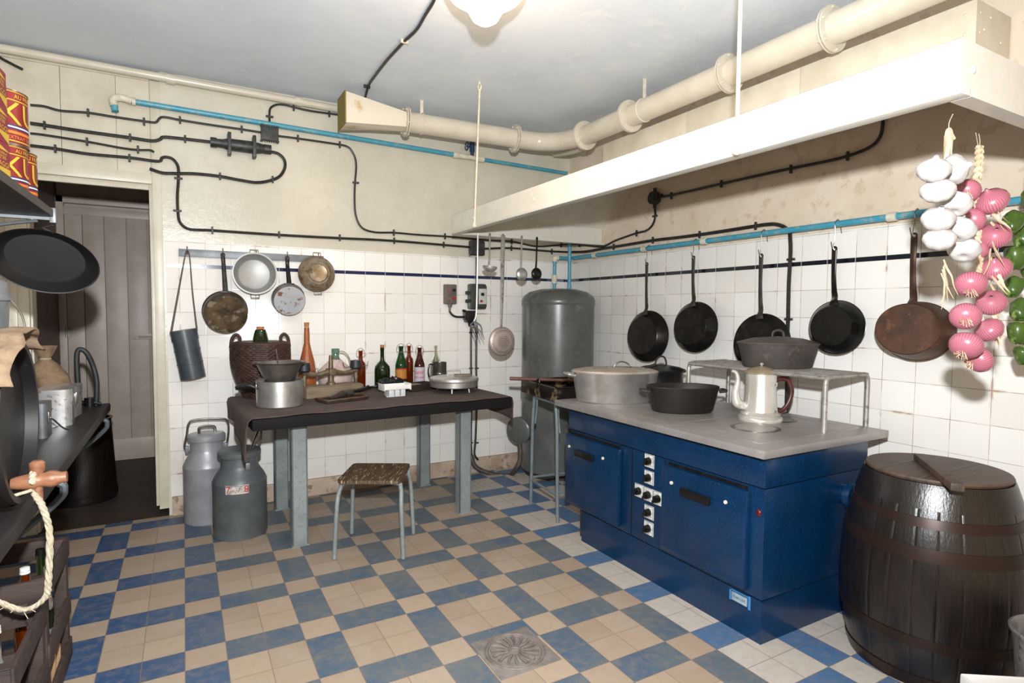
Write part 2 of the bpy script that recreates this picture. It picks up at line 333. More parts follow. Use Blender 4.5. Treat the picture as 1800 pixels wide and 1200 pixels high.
# ------------------------------------------------------------------ hood and duct
hd=thing('extraction_hood','large white sheet-metal extraction hood hanging over the blue stove','extraction hood',(2.5,-1.5,2.0))
o=Vector((2.5,-1.5,2.0))
def H(): m=MB(); m.M=Matrix.Translation(-o); return m
X0,Y0,Y1,Z0,Z1=1.788,-3.12,.163,1.988,2.13
m=H().span((X0,Y0,Z0+.02),(X0+.006,Y1,Z1)); m.span((X0-.004,Y0-.004,Z0),(X0+.05,Y1+.004,Z0+.02),bev=.003); m.span((X0+.006,Y0+.006,Z1-.006),(X0+.03,Y1-.006,Z1-.0005))
for y in (Y0+.10,Y0+.5,-1.9,-1.0,-.2): m.ell((X0-.001,y,2.06),(.004,.010,.010))
m.obj('front_panel',hoodm,hd)
m=H().span((X0+.006,Y0,Z0+.02),(3.19,Y0+.006,Z1)); m.span((X0+.0505,Y0-.004,Z0),(3.19,Y0+.045,Z0+.0195)); m.ell((X0+.06,Y0-.002,2.06),(.010,.004,.010)).obj('side_panel',hoodm,hd)
m=H().span((X0+.006,Y1-.006,Z0+.02),(3.19,Y1,Z1)); m.span((X0+.0505,Y1-.045,Z0),(3.19,Y1+.004,Z0+.018)); m.ell((3.10,Y1-.008,2.045),(.018,.004,.02)); m.obj('side_panel',hoodm,hd)
# sloping roof of the hood up to the duct box, thin sheet
m=H(); bx0,by0,by1,bz=2.881,-2.686,-.236,2.44
pts=[(X0+.003,Y0+.003,Z1-.002),(X0+.003,Y1-.003,Z1-.002),(3.19,Y1-.003,Z1-.002),(3.19,Y0+.003,Z1-.002)]; top=[(bx0,by0,bz),(bx0,by1,bz),(3.19,by1,bz),(3.19,by0,bz)]
for dz in (0,.004):
    V=[(x,y,z+dz) for x,y,z in pts+top]; m.add(V,[(0,1,5,4),(1,2,6,5),(3,0,4,7)])
m.obj('sloping_roof',hoodm,hd,angle=20)
m=H()
for a,b in ((by0,-1.9),(-1.898,-1.1),(-1.098,by1)): m.span((bx0,a,bz-.02),(3.19,b,2.71),bev=.002)
for z in (2.5,2.58,2.66):
    m.ell((bx0-.001,by0+.04,z),(.003,.007,.007)); m.ell((bx0+.03,by0-.002,z),(.007,.003,.007))
for x,z in ((2.95,2.6),(3.0,2.66),(3.05,2.52),(3.1,2.58)): m.ell((x,by0-.002,z),(.009,.004,.007))
m.obj('duct_box',hoodbox,hd)
for (tx,ty,bx_,by_,nm) in ((1.815,-.19,1.775,-.2,1),(2.0,-2.36,1.775,-2.40,2)):
    t=thing('hood_hanger_rod',('thin white rod holding up the far end of the hood' if nm==1 else 'thin white rod holding up the middle of the hood, over the barrel side'),'rod',(bx_,by_,2.0),group=None)
    mb=MB()
    if nm==1: P_=at(838,158,Z=CZ); tp=P_-Vector((bx_,by_,2.0)); 
    else: P_=at(1293,-60,X=bx_); tp=Vector((0,0,P_.z-2.0)) if P_.z<CZ else Vector((0,0,CZ-2.0))
    tp.x=0; tp.z=CZ-2.0-.05; bt=at(834,405,X=bx_) if nm==1 else at(1294,288,X=bx_)
    bt=bt-Vector((bx_,by_,2.0)); bt.z=max(bt.z,-.02); t.location.y+=bt.y; tp.y=-.01 if nm==1 else 0; tp.x=.03 if nm==1 else 0; 
    mb.tube([(0,0,0),tp],.0075,seg=10).obj('rod',whitep,t)
    MB().ell((0,0,-.004),(.016,.016,.013)).cyl((0,0,.0),(0,0,.02),.012).obj('rod_nut',whitep,t)
    mb=MB().tube([tp+Vector((0,.012,-.01)),tp+Vector((0,.022,.02)),tp+Vector((0,.012,.05))],.005,6).tube([tp+Vector((0,-.012,-.01)),tp+Vector((0,-.02,.02)),tp+Vector((0,0,.035)),tp+Vector((0,0,.05))],.005,6); mb.obj('ceiling_hook',whitep,t)
# round ventilation duct
du=thing('ventilation_duct','thick cream painted pipe with bolted flanges under the ceiling','duct',(2.5,0,2.78)); o2=Vector((2.5,0,2.78))
def D(): m=MB(); m.M=Matrix.Translation(-o2); return m
A0=at(612,200,Z=2.80); A0=Vector((1.02,.33,2.81)); A1=Vector((1.47,.29,2.80)); A2=Vector((2.36,.23,2.795)); C0=Vector((2.735,-.20,2.765)); Bn=Vector((2.735,-3.0,2.765)); rr=.072
m=D().tube([A1,A2],rr,seg=28); m.obj('pipe_section',ductm,du)
m=D().tube([A2,Vector((2.56,.19,2.79)),Vector((2.68,.04,2.775)),C0],rr,8,seg=28); m.obj('pipe_bend',ductm,du)
for a,b in ((-.20,-.72),(-.72,-1.56),(-1.56,-2.16),(-2.16,-3.3)):
    D().tube([(2.735,a,2.765),(2.735,b,2.765)],rr if a>-2 else rr+.002,seg=28).obj('pipe_section',ductm,du)
def flange(c,ax):
    m=D(); q=Vector(ax).normalized().to_track_quat('Z','Y').to_matrix().to_4x4()
    for s in (-.011,.003): m.cyl(Vector(c)+Vector(ax).normalized()*s,Vector(c)+Vector(ax).normalized()*(s+.008),rr+.036,seg=32)
    X=Matrix.Translation(c)@q
    for k in range(6):
        a=k*PI/3+.3; p=X@Vector(((rr+.024)*math.cos(a),(rr+.024)*math.sin(a),0)); d=Vector(ax).normalized()*.02; m.cyl(p-d,p+d,.006,seg=8)
    m.obj('flange',ductm,du)
flange(A1,(1,-.07,0)); flange(A2,(1,-.1,0)); flange(C0,(0,1,0))
for y in (-.72,-1.56,-2.16): flange((2.735,y,2.765),(0,1,0))
m=D(); s=.105; V=[(A0.x,A0.y-s,A0.z-s),(A0.x,A0.y+s,A0.z-s),(A0.x,A0.y+s,A0.z+s),(A0.x,A0.y-s,A0.z+s)]
n=16; rg=[A1+Vector((0,rr*math.cos(a),rr*math.sin(a))) for a in [(-3*PI/4+2*PI*k/n) for k in range(n)]]
sq=[]
for k in range(n):
    e,f=divmod(k,4); p,q=Vector(V[e]),Vector(V[(e+1)%4]); sq.append(p.lerp(q,f/4))
V2=sq+rg; m.add(V2,[(k,(k+1)%n,(k+1)%n+n,k+n) for k in range(n)])
m.obj('square_inlet_hopper',mat('cream_stained_sheet',L(222,212,192),.4,c2=L(196,164,104),ns=5,lo=.6,hi=.7),du)
mesho=mat('ochre_mesh_screen',L(150,132,60),.8,c2=L(110,98,50),ns=200)
m=D().box((A0.x-.004,A0.y,A0.z),(.008,2*s+.012,2*s+.012)); m.obj('inlet_screen',mesho,du)
for (x,y,c) in ((738,190,A1+Vector((.12,-.01,0))),(1134,170,Vector((2.735,-.86,2.765)))):
    tp=Vector((c.x,c.y,CZ)); m=D().span((c.x-.012,c.y-.003,c.z+rr),(c.x+.012,c.y+.003,CZ)) ; m.obj('hanger_strap',whitep,du)
    q=Matrix.Rotation(PI/2,4,'Y') if x<900 else Matrix.Rotation(PI/2,4,'X'); D().ring(c,rr+.002,.005,M=q).obj('pipe_clamp',ductm,du)
# slim cream pipe along the ceiling edge of back wall
m=MB(); P0=at(-30,80,Y=WY-.05)-Vector((0,0,0)); 
mb=MB().tube([(-1.1,WY-.05,2.93),(-.3,WY-.045,2.925),(1.06,WY-.05,2.915)],.026,4,seg=14)
for x in (-.05,.75): mb.cyl((x,WY-.047,2.922),(x+.05,WY-.047,2.92),.032)
tag(mb.obj('conduit_pipe',ductm),'slim cream pipe running along the edge of the ceiling over the doorway','pipe')
mb=MB().tube([at(975,272,X=2.95),at(1003,268,X=2.90),at(1040,255,X=2.82)],.02,4,seg=12)
tag(mb.obj('conduit_pipe',ductm),'short cream pipe stub poking out beneath the duct bend in the corner','pipe')
# ------------------------------------------------------------------ turquoise pipes
def pipe(name,label,P,r,fits=(),n=1,fr=None):
    t=thing(name,label,'pipe',P[0]); o=Vector(P[0]); m=MB(); m.M=Matrix.Translation(-o); m.tube(P,r,n,seg=16).obj('pipe_length',bluep,t)
    for a,b in fits:
        m=MB(); m.M=Matrix.Translation(-o); m.cyl(a,b,fr or r*1.35,seg=16).obj('pipe_coupling',whitep,t)
    return t
by=WY-.035
P0=at(232,178,Y=by); P1=at(998,305,Y=by)
def lerpx(x): return P0.lerp(P1,(x-P0.x)/(P1.x-P0.x))
t=pipe('water_pipe','turquoise water pipe slanting across the cream wall high up','x',.0175) if 0 else thing('water_pipe','turquoise water pipe running across the cream wall high up below the duct','pipe',P0)
o3=Vector(P0)
def W3(): m=MB(); m.M=Matrix.Translation(-o3); return m
xa,xb=at(800,273,Y=by).x,at(848,284,Y=by).x
W3().tube([P0,lerpx(xa)],.018,seg=16).obj('pipe_length',bluep,t); W3().tube([lerpx(xb),P1],.016,seg=16).obj('pipe_length',bluep,t)
W3().cyl(lerpx(xa-.02),lerpx(xa+.05),.026).cyl(lerpx(xa+.05),lerpx(xb-.05),.02).cyl(lerpx(xb-.06),lerpx(xb+.01),.026).cyl(lerpx(P1.x-.01),P1+Vector((.01,0,-.002)),.022).obj('pipe_coupling',whitep,t)
W3().tube([P0+Vector((.0,0,0)),P0+Vector((-.06,0,.012)),P0+Vector((-.10,-.01,-.01)),P0+Vector((-.095,-.015,-.05))],.023,6,seg=14).cyl(P0,P0+Vector((.02,0,0)),.025).obj('pipe_elbow',whitep,t)
W3().cyl(P0+Vector((-.095,-.015,-.045)),P0+Vector((-.09,-.02,-.085)),.02).obj('pipe_end',bluep,t)
v=lerpx(at(830,280,Y=by).x)
mb=W3().cyl(v,v+Vector((0,0,.05)),.016).cyl(v+Vector((0,0,.05)),v+Vector((0,0,.13)),.022).box(v+Vector((0,0,.14)),(.03,.03,.03),bev=.004).cyl(v+Vector((-.06,-.02,.085)),v+Vector((0,0,.085)),.008).obj('shutoff_valve',mat('dark_blue_valve',L(26,50,86),.4),t)
W3().ring(v+Vector((-.06,-.02,.085)),.032,.005,M=Matrix.Rotation(PI/2,4,'Y')).obj('valve_wheel',mat('dark_blue_wheel',L(24,44,76),.4),t)
rx=WX-.05
a=at(1030,448,X=rx); b=at(1412,401,X=rx); c=Vector((rx,-3.6,1.94)); 
zr=1.905; a=Vector((rx,WY-.10,zr)); c=Vector((rx,-3.7,zr))
t=thing('water_pipe','long turquoise water pipe with frying pans hooked on it above tiled wall','pipe',a); o3=Vector(a)
W3().tube([a,c],.0175,seg=16).obj('pipe_length',bluep,t)
for px in (1046,1133,1238,1567):
    y=at(px,430,X=rx).y; W3().cyl((rx,y-.022,zr),(rx,y+.022,zr),.0235).obj('pipe_coupling',whitep,t)
e=Vector((rx-.02,WY-.10,zr)); e2=Vector((2.95,WY-.10,zr))
ex=at(975,452,Y=WY-.10).x
W3().tube([a,(ex+.03,WY-.10,zr)],.0165,seg=16).tube([(ex,WY-.10,zr-.03),(ex,WY-.10,1.56)],.0165,seg=16).obj('pipe_length',bluep,t)
W3().tube([(ex+.035,WY-.10,zr),(ex+.008,WY-.10,zr-.004),(ex,WY-.10,zr-.04)],.024,5,seg=14).obj('pipe_elbow',whitep,t); W3().cyl((ex,WY-.10,1.67),(ex,WY-.10,1.745),.024).obj('pipe_coupling',whitep,t); W3().cyl((rx,WY-.10,zr),(rx-.001,WY-.10-.03,zr),.024).obj('pipe_elbow',whitep,t)
x=at(1000,470,Y=WY-.14).x
tag(MB().tube([(x,WY-.15,1.53),(x,WY-.15,2.14)],.0165,seg=16).cyl((x,WY-.15,1.63),(x,WY-.15,1.66),.02).obj('water_pipe',bluep),'upright turquoise pipe rising from the grey boiler into the hood','pipe')
# ------------------------------------------------------------------ cables
def cw(px,py,off=.012):
    return at(px,py,Y=WY-off) if px<1003 else at(px,py,X=WX-off)
k7=lambda x,y:(x/2.8125,60+y/2.8125)
h7=lambda x,y:(560+x/2.8125,120+y/2.8125)
r1=lambda x,y:(1060+x/4.287,380+y/4.287)
def cable(label,P,r,clips=(),off=None,n=5,name='power_cable'):
    off=off or r+.009; W_=[cw(x,y,off if y<440 or True else 0) for x,y in P]
    # tiled zone stands proud of the plaster
    W_=[Vector((q.x,min(q.y,WY-.012-off),q.z)) if (q.z<1.88 and x<1003) else (Vector((min(q.x,WX-.014-off),q.y,q.z)) if q.z<1.88 else q) for q,(x,y) in zip(W_,P)]
    t=thing(name,label,'cable',W_[0]); m=MB(); m.M=Matrix.Translation(-W_[0]); m.tube(W_,r,n,seg=8).obj('cable_run',blackc,t)
    for c in clips:
        p=cw(c[0],c[1],r+.008); 
        if p.z<1.88: p=Vector((p.x,min(p.y,WY-.016-r),p.z)) if c[0]<1003 else Vector((min(p.x,WX-.02-r),p.y,p.z))
        v=len(c)>2; m=MB(); m.M=Matrix.Translation(-W_[0]); s=(.05,.016,.013) if v else (.013,.016,.05)
        if c[0]>=1003: s=(s[1],s[0],s[2])
        m.box(p,s,bev=.002,seg=1); m.cyl(p+Vector((0,0,-.004)),p+Vector((0,-.012,-.004)) if c[0]<1003 else p+Vector((-.012,0,-.004)),.006,seg=8); m.obj('cable_clip',blackp,t)
    return t
K=lambda *a:[k7(*p) for p in a]
cable('uppermost black cable leading from the tins over the doorway to the small junction box',K((150,350),(220,357),(300,378),(435,388),(560,408),(712,430),(768,436),(785,420),(800,410),(830,412),(890,424),(1040,448),(1195,470),(1300,487)),.0075,[k7(435,388),k7(712,432),k7(890,424),k7(1195,470)])
cable('thick black cable from the tins to the long cable joint, then looping back below it',K((150,440),(220,450),(400,478),(640,511),(750,527),(790,520),(805,509),(850,511),(915,518),(1045,533)),.0105,[k7(220,450),k7(643,511),k7(915,518)])
cable('thin black cable ending above the doorway, third from the top',K((150,490),(220,498),(430,531),(600,562),(682,572),(740,573),(762,583)),.007,[k7(430,531),k7(682,570)])
cable('black cable crossing the doorway and dropping to run above the tiles to the junction box',K((150,550),(275,566),(440,592),(640,610),(780,628),(800,612),(822,607),(855,618),(880,655),(882,720),(877,800),(880,880),(890,930),(930,962),(1000,968),(1050,970),(1380,992),(1680,1008))+[(690,423),(824,434)],.0095,[k7(273,566),k7(640,612),k7(882,712,)+(1,),k7(877,872)+(1,),k7(1050,969),k7(1380,991),k7(1680,1006),(693,423),(780,430)])
cable('black cable loop hanging from the long cable joint back toward the doorway',K((1335,580),(1375,590),(1405,620),(1408,660),(1385,700),(1340,722),(1270,733),(1180,720),(1090,703),(970,690),(860,688),(800,685),(740,665)),.0105,[k7(1348,718),k7(1088,702)])
cable('black cable arching from the small junction box up to the duct mouth',K((1334,455),(1332,400),(1338,365),(1370,348),(1410,350),(1450,360),(1540,380),(1690,400)),.0075,[k7(1333,407)+(1,),k7(1452,362),k7(1628,393)])
Hh=lambda *a:[h7(*p) for p in a]
cable('black cable bending down below the turquoise pipe and on behind the hood to the corner',K((1375,503),(1470,515),(1680,546),(1720,558))+Hh((160,402),(180,440),(186,490),(180,570),(178,650),(185,730),(215,788),(280,810),(372,812),(500,823),(650,832),(850,850),(955,856),(1080,880),(1200,872),(1246,870)),.0075,[k7(1473,515),k7(1680,546),h7(184,565)+(1,),h7(372,812),h7(625,830),h7(955,856),h7(1200,872)])
cable('black cable climbing from the corner to the round junction box under the hood',Hh((1250,869),(1300,872),(1400,880),(1470,850),(1570,815),(1620,802),(1650,775),(1664,735),(1663,685)),.0085,[h7(1290,869),h7(1572,815),h7(1663,730)+(1,)])
cable('black cable running up under the hood from the round junction box',[(1158,346),(1180,343),(1268,323),(1330,309),(1390,296),(1450,284),(1490,274),(1530,258),(1549,235),(1553,190)],.009,[(1180,344),(1268,323),(1390,297),(1490,274)])
cable('thick black cable from the square junction box to the corner behind the ladles',[(852,437),(900,436),(960,441),(1001,443)],.009,[(899,436),(970,442)])
cable('thick black cable over the pans, bending down the right tiled wall',[(1004,443),(1030,442)]+[r1(*p) for p in ((0,243),(80,230),(230,206),(375,182),(560,160),(730,138),(950,105),(1150,73),(1230,62),(1300,60),(1365,80),(1405,120),(1422,170),(1425,240),(1422,325),(1412,500),(1408,650),(1406,775),(1402,890))]+[(1387,640),(1385,725)],.0115,[r1(80,230),r1(375,180),r1(727,138),r1(1150,72),r1(1425,325)+(1,),r1(1407,775)+(1,)],off=.018)
cable('short black cable stub high at the left edge over the tins',[(-30,80),(0,101),(20,112),(40,122)],.008)
# ceiling cable
Pc=[at(x,y,Z=CZ-.012) for x,y in ((775,-30),(762,2),(748,25),(732,52),(711,72),(700,84),(680,106),(660,132),(648,150),(641,175))]
t=thing('power_cable','black cable sagging across the grey ceiling down toward the duct mouth','cable',Pc[0]); m=MB(); m.M=Matrix.Translation(-Pc[0]); m.tube(Pc,.0085,4).obj('cable_run',blackc,t)
for x,y in ((711,73),(645,152)):
    m=MB(); m.M=Matrix.Translation(-Pc[0]); p=at(x,y,Z=CZ-.012); m.box(p,(.045,.014,.02),bev=.002,seg=1).obj('cable_clip',whitep if x>700 else blackp,t)
# junction boxes
c=cw(474,235,.03); t=thing('junction_box','small dark square junction box with ribbed sides on the cream wall under the turquoise pipe','junction box',c)
mb=MB().box((0,0,0),(.115,.05,.10),bev=.006)
for i in range(7): mb.box((-.045+i*.015,0,0),(.006,.054,.112))
mb.obj('box_body',blackp,t)
for sx,sz in ((1,1),(-1,1),(1,-1),(-1,-1)): MB().cyl((sx*.055,-.02,sz*.052),(sx*.055,.025,sz*.052),.007).obj('mounting_screw',blackp,t)
c=cw(838,436,.035); t=thing('junction_box','larger dark square junction box on the wall above the tiles behind the ladles','junction box',c)
mb=MB().box((0,0,0),(.13,.06,.115),bev=.006)
for i in range(8): mb.box((-.052+i*.015,0,0),(.006,.065,.125))
mb.obj('box_body',blackp,t); MB().cyl((-.06,0,-.062),(-.075,-.02,-.068),.008).obj('earth_screw',steel,t)
c=cw(1151,348,.025); t=thing('junction_box','round black junction box on the right wall under the hood','junction box',c)
MB().cyl((.02,0,0),(-.03,0,0),.048).cyl((-.03,0,0),(-.036,0,0),.03).cyl((0,0,.04),(0,0,.075),.014).cyl((0,0,-.04),(0,0,-.075),.014).cyl((0,-.04,.005),(0,-.075,.008),.014).obj('box_body',blackp,t)
# long cable joint
a=cw(*k7(1040,533),.04); b=cw(*k7(1340,572),.04); d=(b-a); t=thing('cable_joint','long black cast cable joint with two straps on the cream wall','cable joint',a)
mb=MB(); lp=lambda f:d*f
mb.tube([lp(0),lp(.1)],.034,seg=16); mb.tube([lp(.1),lp(.2),lp(.28),lp(.7),lp(.8),lp(.88)],[.028,.03,.04,.042,.036,.03],seg=16); mb.tube([lp(.88),lp(1)],.033,seg=16); mb.obj('joint_body',blackp,t)
for f in (.30,.71): MB().box(lp(f)+Vector((0,-.008,0)),(.022,.085,.15),bev=.004).obj('strap',blackp,t)
# ceiling lamp
lc=at(853,-8,Z=2.78); lampg=mat('glowing_opal_glass',L(255,240,215),.3,emit=((1.0,.80,.55,1),6.0))
t=thing('ceiling_lamp','lit opal glass ceiling lamp with a round knob-shaped bottom','ceiling lamp',(lc.x,lc.y,2.97))
nb=at(853,44,X=lc.x).z-2.97
MB().lathe([(0,nb),(.028,nb+.005),(.055,nb+.022),(.072,nb+.05),(.078,nb+.078),(.11,nb+.09),(.155,nb+.12),(.185,nb+.16),(.19,nb+.2),(.17,nb+.24),(.10,nb+.265),(.0,nb+.27)],seg=48).obj('glass_globe',lampg,t,angle=50)
MB().lathe([(0,0),(.09,0),(.095,-.03),(.06,min(-.05,nb+.28)),(.06,nb+.25),(0,nb+.25)],seg=32).obj('lamp_base',whitep,t)
# ------------------------------------------------------------------ boiler
bc=Vector((2.865,.335,0)); br=.312
topz=at(978,506,Y=bc.y-.15).z
t=thing('water_boiler','tall dark grey cylindrical hot water tank standing in the room corner','water tank',bc)
zs=topz-.10
MB().lathe([(0,0.04),(br-.02,.04),(br,.05),(br,zs-.02)],seg=64).obj('tank_body',tankm,t)
MB().lathe([(br+.003,zs-.04),(br+.006,zs-.035),(br+.006,zs),(br*.97,zs+.035),(br*.8,zs+.072),(br*.5,zs+.095),(0,zs+.105)],seg=64).obj('domed_top',tankm,t,angle=50)
MB().lathe([(0,0),(br-.03,0),(br-.03,.05),(0,.05)],seg=48).obj('tank_foot',iron,t)
pc=at(906,768,Y=bc.y-.27)-bc
pc=Vector((-.40,-.04,pc.z)); pd=Vector((-.85,-.52,0)).normalized()
mb=MB().cyl(pc-pd*.18+Vector((.0,0,0)),pc,.105,seg=32).cyl(pc,pc+pd*.03,.112,seg=32).cyl(pc+pd*.03,pc+pd*.04,.105,.09,seg=32); mb.obj('inspection_cover',tankm,t)
# armoured cable from wall to boiler cover
armor=mat('rusty_armoured_cable',L(84,74,68),.6,c2=L(60,52,48),ns=40)
P=[cw(826,800,.03)]
P=[at(828,800,Y=WY-.05),at(836,820,Y=WY-.08),at(862,832,Y=WY-.14),at(895,835,Y=WY-.2),Vector((bc.x+pc.x-.03,bc.y+pc.y-.0,.10)),Vector((bc.x+pc.x+.0,bc.y+pc.y-.01,.18)),Vector((bc.x+pc.x,bc.y+pc.y,pc.z-.09))]
tag(MB().tube(P,.02,8,seg=12).obj('armoured_conduit',armor),'rusty armoured conduit curving along the floor to the grey tank cover','conduit')
# switches on back wall
yb=WY-.012
c=at(791,517,Y=yb-.03); t=thing('push_button_station','small grey push button box with two buttons on the back tiles','switch',c)
MB().box((0,0,0),(.105,.055,.165),bev=.010).obj('box_body',greyp if 0 else mat('grey_brown_box',L(104,94,88),.45,c2=L(88,80,76),ns=20),t)
for dz,mm in ((.035,bakel),(-.035,redm)): MB().cyl((.022,-.027,dz),(.022,-.045,dz),.012).obj('button',mm,t)
for dz in (.035,-.035): MB().cyl((-.022,-.027,dz),(-.022,-.034,dz),.010).obj('pilot_window',mat('dull_red_lens',L(150,90,84),.3),t)
MB().cyl((0,0,-.08),(0,0,-.11),.022,.014).obj('cable_gland',galv,t)
z=at(791,517,Y=yb).z
q=lambda x,y,o_=.03:at(x,y,Y=yb-o_)
tag(MB().tube([q(791,538),q(791,548),q(800,556),q(817,557)],.009,6).obj('power_cable',blackc),'short black cable looping from the push button box to the connector block','cable')
c=q(838,521,.045); t=thing('control_box','dark green-grey control box with a white dial plate on the back tiles','switch',c)
dg=mat('dark_green_grey_box',L(66,70,66),.3,c2=L(52,56,54),ns=14)
MB().box((0,.0,0),(.145,.085,.215),bev=.014).box((.015,-.03,0),(.115,.05,.19),bev=.014).obj('box_body',dg,t)
MB().box((.028,-.056,.0),(.072,.003,.13),bev=.001).obj('dial_plate',mat('dial_plate_white',L(196,198,190),.4),t)
MB().cyl((.024,-.056,.018),(.024,-.072,.018),.014).obj('knob',bakel,t); MB().cyl((.014,-.056,-.04),(.014,-.068,-.04),.011).obj('button',redm,t)
for z in (.03,-.04): MB().cyl((-.07,0,z),(-.105,0,z),.012).box((-.09,0,z),(.02,.03,.03),bev=.004).obj('cable_gland',blackp,t)
c=q(826,556,.04); t=thing('connector_block','black cable connector block below the control box','connector',c)
MB().box((0,0,0),(.085,.07,.10),bev=.008).box((-.03,0,.01),(.05,.06,.08),bev=.006).cyl((-.04,0,.045),(-.07,-.01,.05),.010).cyl((0,0,-.045),(0,0,-.085),.02,.012).cyl((.035,0,-.045),(.035,0,-.075),.016,.012).obj('block_body',bakel,t)
tag(MB().tube([q(838,452,.02),q(838,499,.02)],.011,1).obj('power_cable',blackc),'black cable dropping from the square junction box to the control box','cable')
for lab,P_ in (('left one of the two upright black cables under the connector block',[(828,570),(828,640),(829,700),(828,770),(829,800)]),('right one of the two upright black cables under the connector block',[(838,570),(837,640),(838,700),(836,770),(834,797),(840,808)])):
    W_=[q(x,y,.018) for x,y in P_]; t=thing('power_cable',lab,'cable',W_[0]); m=MB(); m.M=Matrix.Translation(-W_[0]); m.tube(W_,.0095,4).obj('cable_run',blackc,t)
    for yy in (584,647,778):
        p=q(P_[0][0],yy,.02); m=MB(); m.M=Matrix.Translation(-W_[0]); m.box(p,(.036,.012,.011),bev=.002,seg=1).obj('cable_clip',blackp,t)
# ------------------------------------------------------------------ rack with hanging pans on back wall
a=at(314,444,Y=yb); b=at(568,456,Y=yb); rz_=(a.z+b.z)/2
t=thing('hanging_rack','grey painted wooden strip with hooks on the white tiles','rack',(a.x,yb,rz_))
ln=b.x-a.x
MB().box((ln/2,-.012,0),(ln,.018,.05),bev=.002).obj('strip',galv,t)
hooks=[]
for px in (329,391,449,503,557):
    x=at(px,448,Y=yb).x; hooks.append(x); X=x-a.x
    MB().tube([(X,-.02,.0),(X,-.045,-.006),(X,-.06,.012),(X,-.058,.04)],.004,5).ell((X,-.024,.0),(.009,.006,.012)).obj('hook',steel,t)
HZ=rz_
yh=yb-.05
# sling tube
c=at(331,622,Y=yb-.07); t=thing('carrying_tube','dark grey cylindrical tin case hanging from a leather sling on the rack','case',(hooks[0],yh,HZ))
M=Matrix.Translation(c-Vector((hooks[0],yh,HZ)))@Matrix.Rotation(R(-9),4,'Y')
mdt=mat('dark_blue_grey_tin',L(72,78,84),.35,c2=L(58,64,70),ns=9)
h_=86*mpp(c)/2; r_=.078
m=MB();m.M=M; m.lathe([(0,-h_),(r_,-h_),(r_,h_-.05)],seg=32).lathe([(r_+.002,h_*.2),(r_+.003,h_*.18),(r_+.002,h_*.16)],seg=32).lathe([(r_+.002,-h_*.35),(r_+.003,-h_*.37),(r_+.002,-h_*.39)],seg=32).obj('case_body',mdt,t)
m=MB();m.M=M; m.lathe([(r_+.004,h_-.07),(r_+.004,h_),(0,h_+.003)],seg=32).obj('case_cap',mdt,t)
lea=mat('brown_leather_strap',L(92,74,66),.7)
p1=M@Vector((-r_,0,h_-.02)); p2=M@Vector((r_,0,h_-.02))
MB().tube([p1,p1*.5+Vector((-.005,-.0,0)),(-.014,-.005,-.03),(0,-.008,.012),(.014,-.005,-.03),p2*.5+Vector((.002,0,0)),p2],[.007,.006,.004,.004,.004,.005,.006],5,seg=6,flat=.4).obj('sling_strap',lea,t)
# generic hanging pan: built with disc axis along -Y(out of wall), handle up +Z
def hang_pan(name,label,cat,loc,Rr,depth,hl,bodym,handm,base='in',tilt=0,rz=0,oval=1,hb=.0,group=None,ears=False,hw=.012,lip=.004,under=None):
    # local: origin at hook point, pan centre hl+Rr below
    t=thing(name,label,cat,loc,rz,group)
    cz=-(hl+Rr); th=.003
    # profile: bottom radius rb at far end; 'out' = bottom faces the room (-Y)
    rb=Rr*.74 if not ears else Rr*.82
    if base=='out': prof=[(0,depth),(rb*.98,depth),(rb+.004,depth-.003),(Rr,0),(Rr+lip,-.001),(Rr+lip,.003),(Rr,th),(rb,depth-th-.003),(0,depth-th)]
    else: prof=[(0,0),(rb,0),(rb+.006,.004),(Rr,depth),(Rr+lip,depth),(Rr+lip,depth-.004),(Rr-.003,depth-.006),(rb,.006),(0,.004)]
    M=Matrix.Translation((0,0,cz))@Matrix.Rotation(tilt,4,'X')@Matrix.Rotation(PI/2,4,'X')
    if base=='in': prof=[(r,z) for r,z in prof]
    m=MB(); m.M=M; m.lathe(prof,seg=56,sx=oval,sy=1); m.obj('pan_body',bodym,t,angle=30)
    return t,M,cz
def strap_handle(t,hl,Rr,depth,M,m_,w=.011,bend=.03,attach_z=.02,thick=.35,flip=1):
    top=Vector((0,0,.004)); at_=M@Vector((0,Rr*.95,attach_z))
    P=[top,(0,-.0,-hl*.35),(0,-bend*.25*flip,-hl*.7),(0,-bend*.7*flip,-hl*.92),(0,at_.y-.004,at_.z+.01),(0,at_.y,at_.z-.02)]
    MB().tube(P,[w*.8,w*.75,w*.8,w,w*1.5,w*1.8],5,seg=10,flat=1/max(thick,.1)*thick,up=(0,1,0)).obj('handle',m_,t)
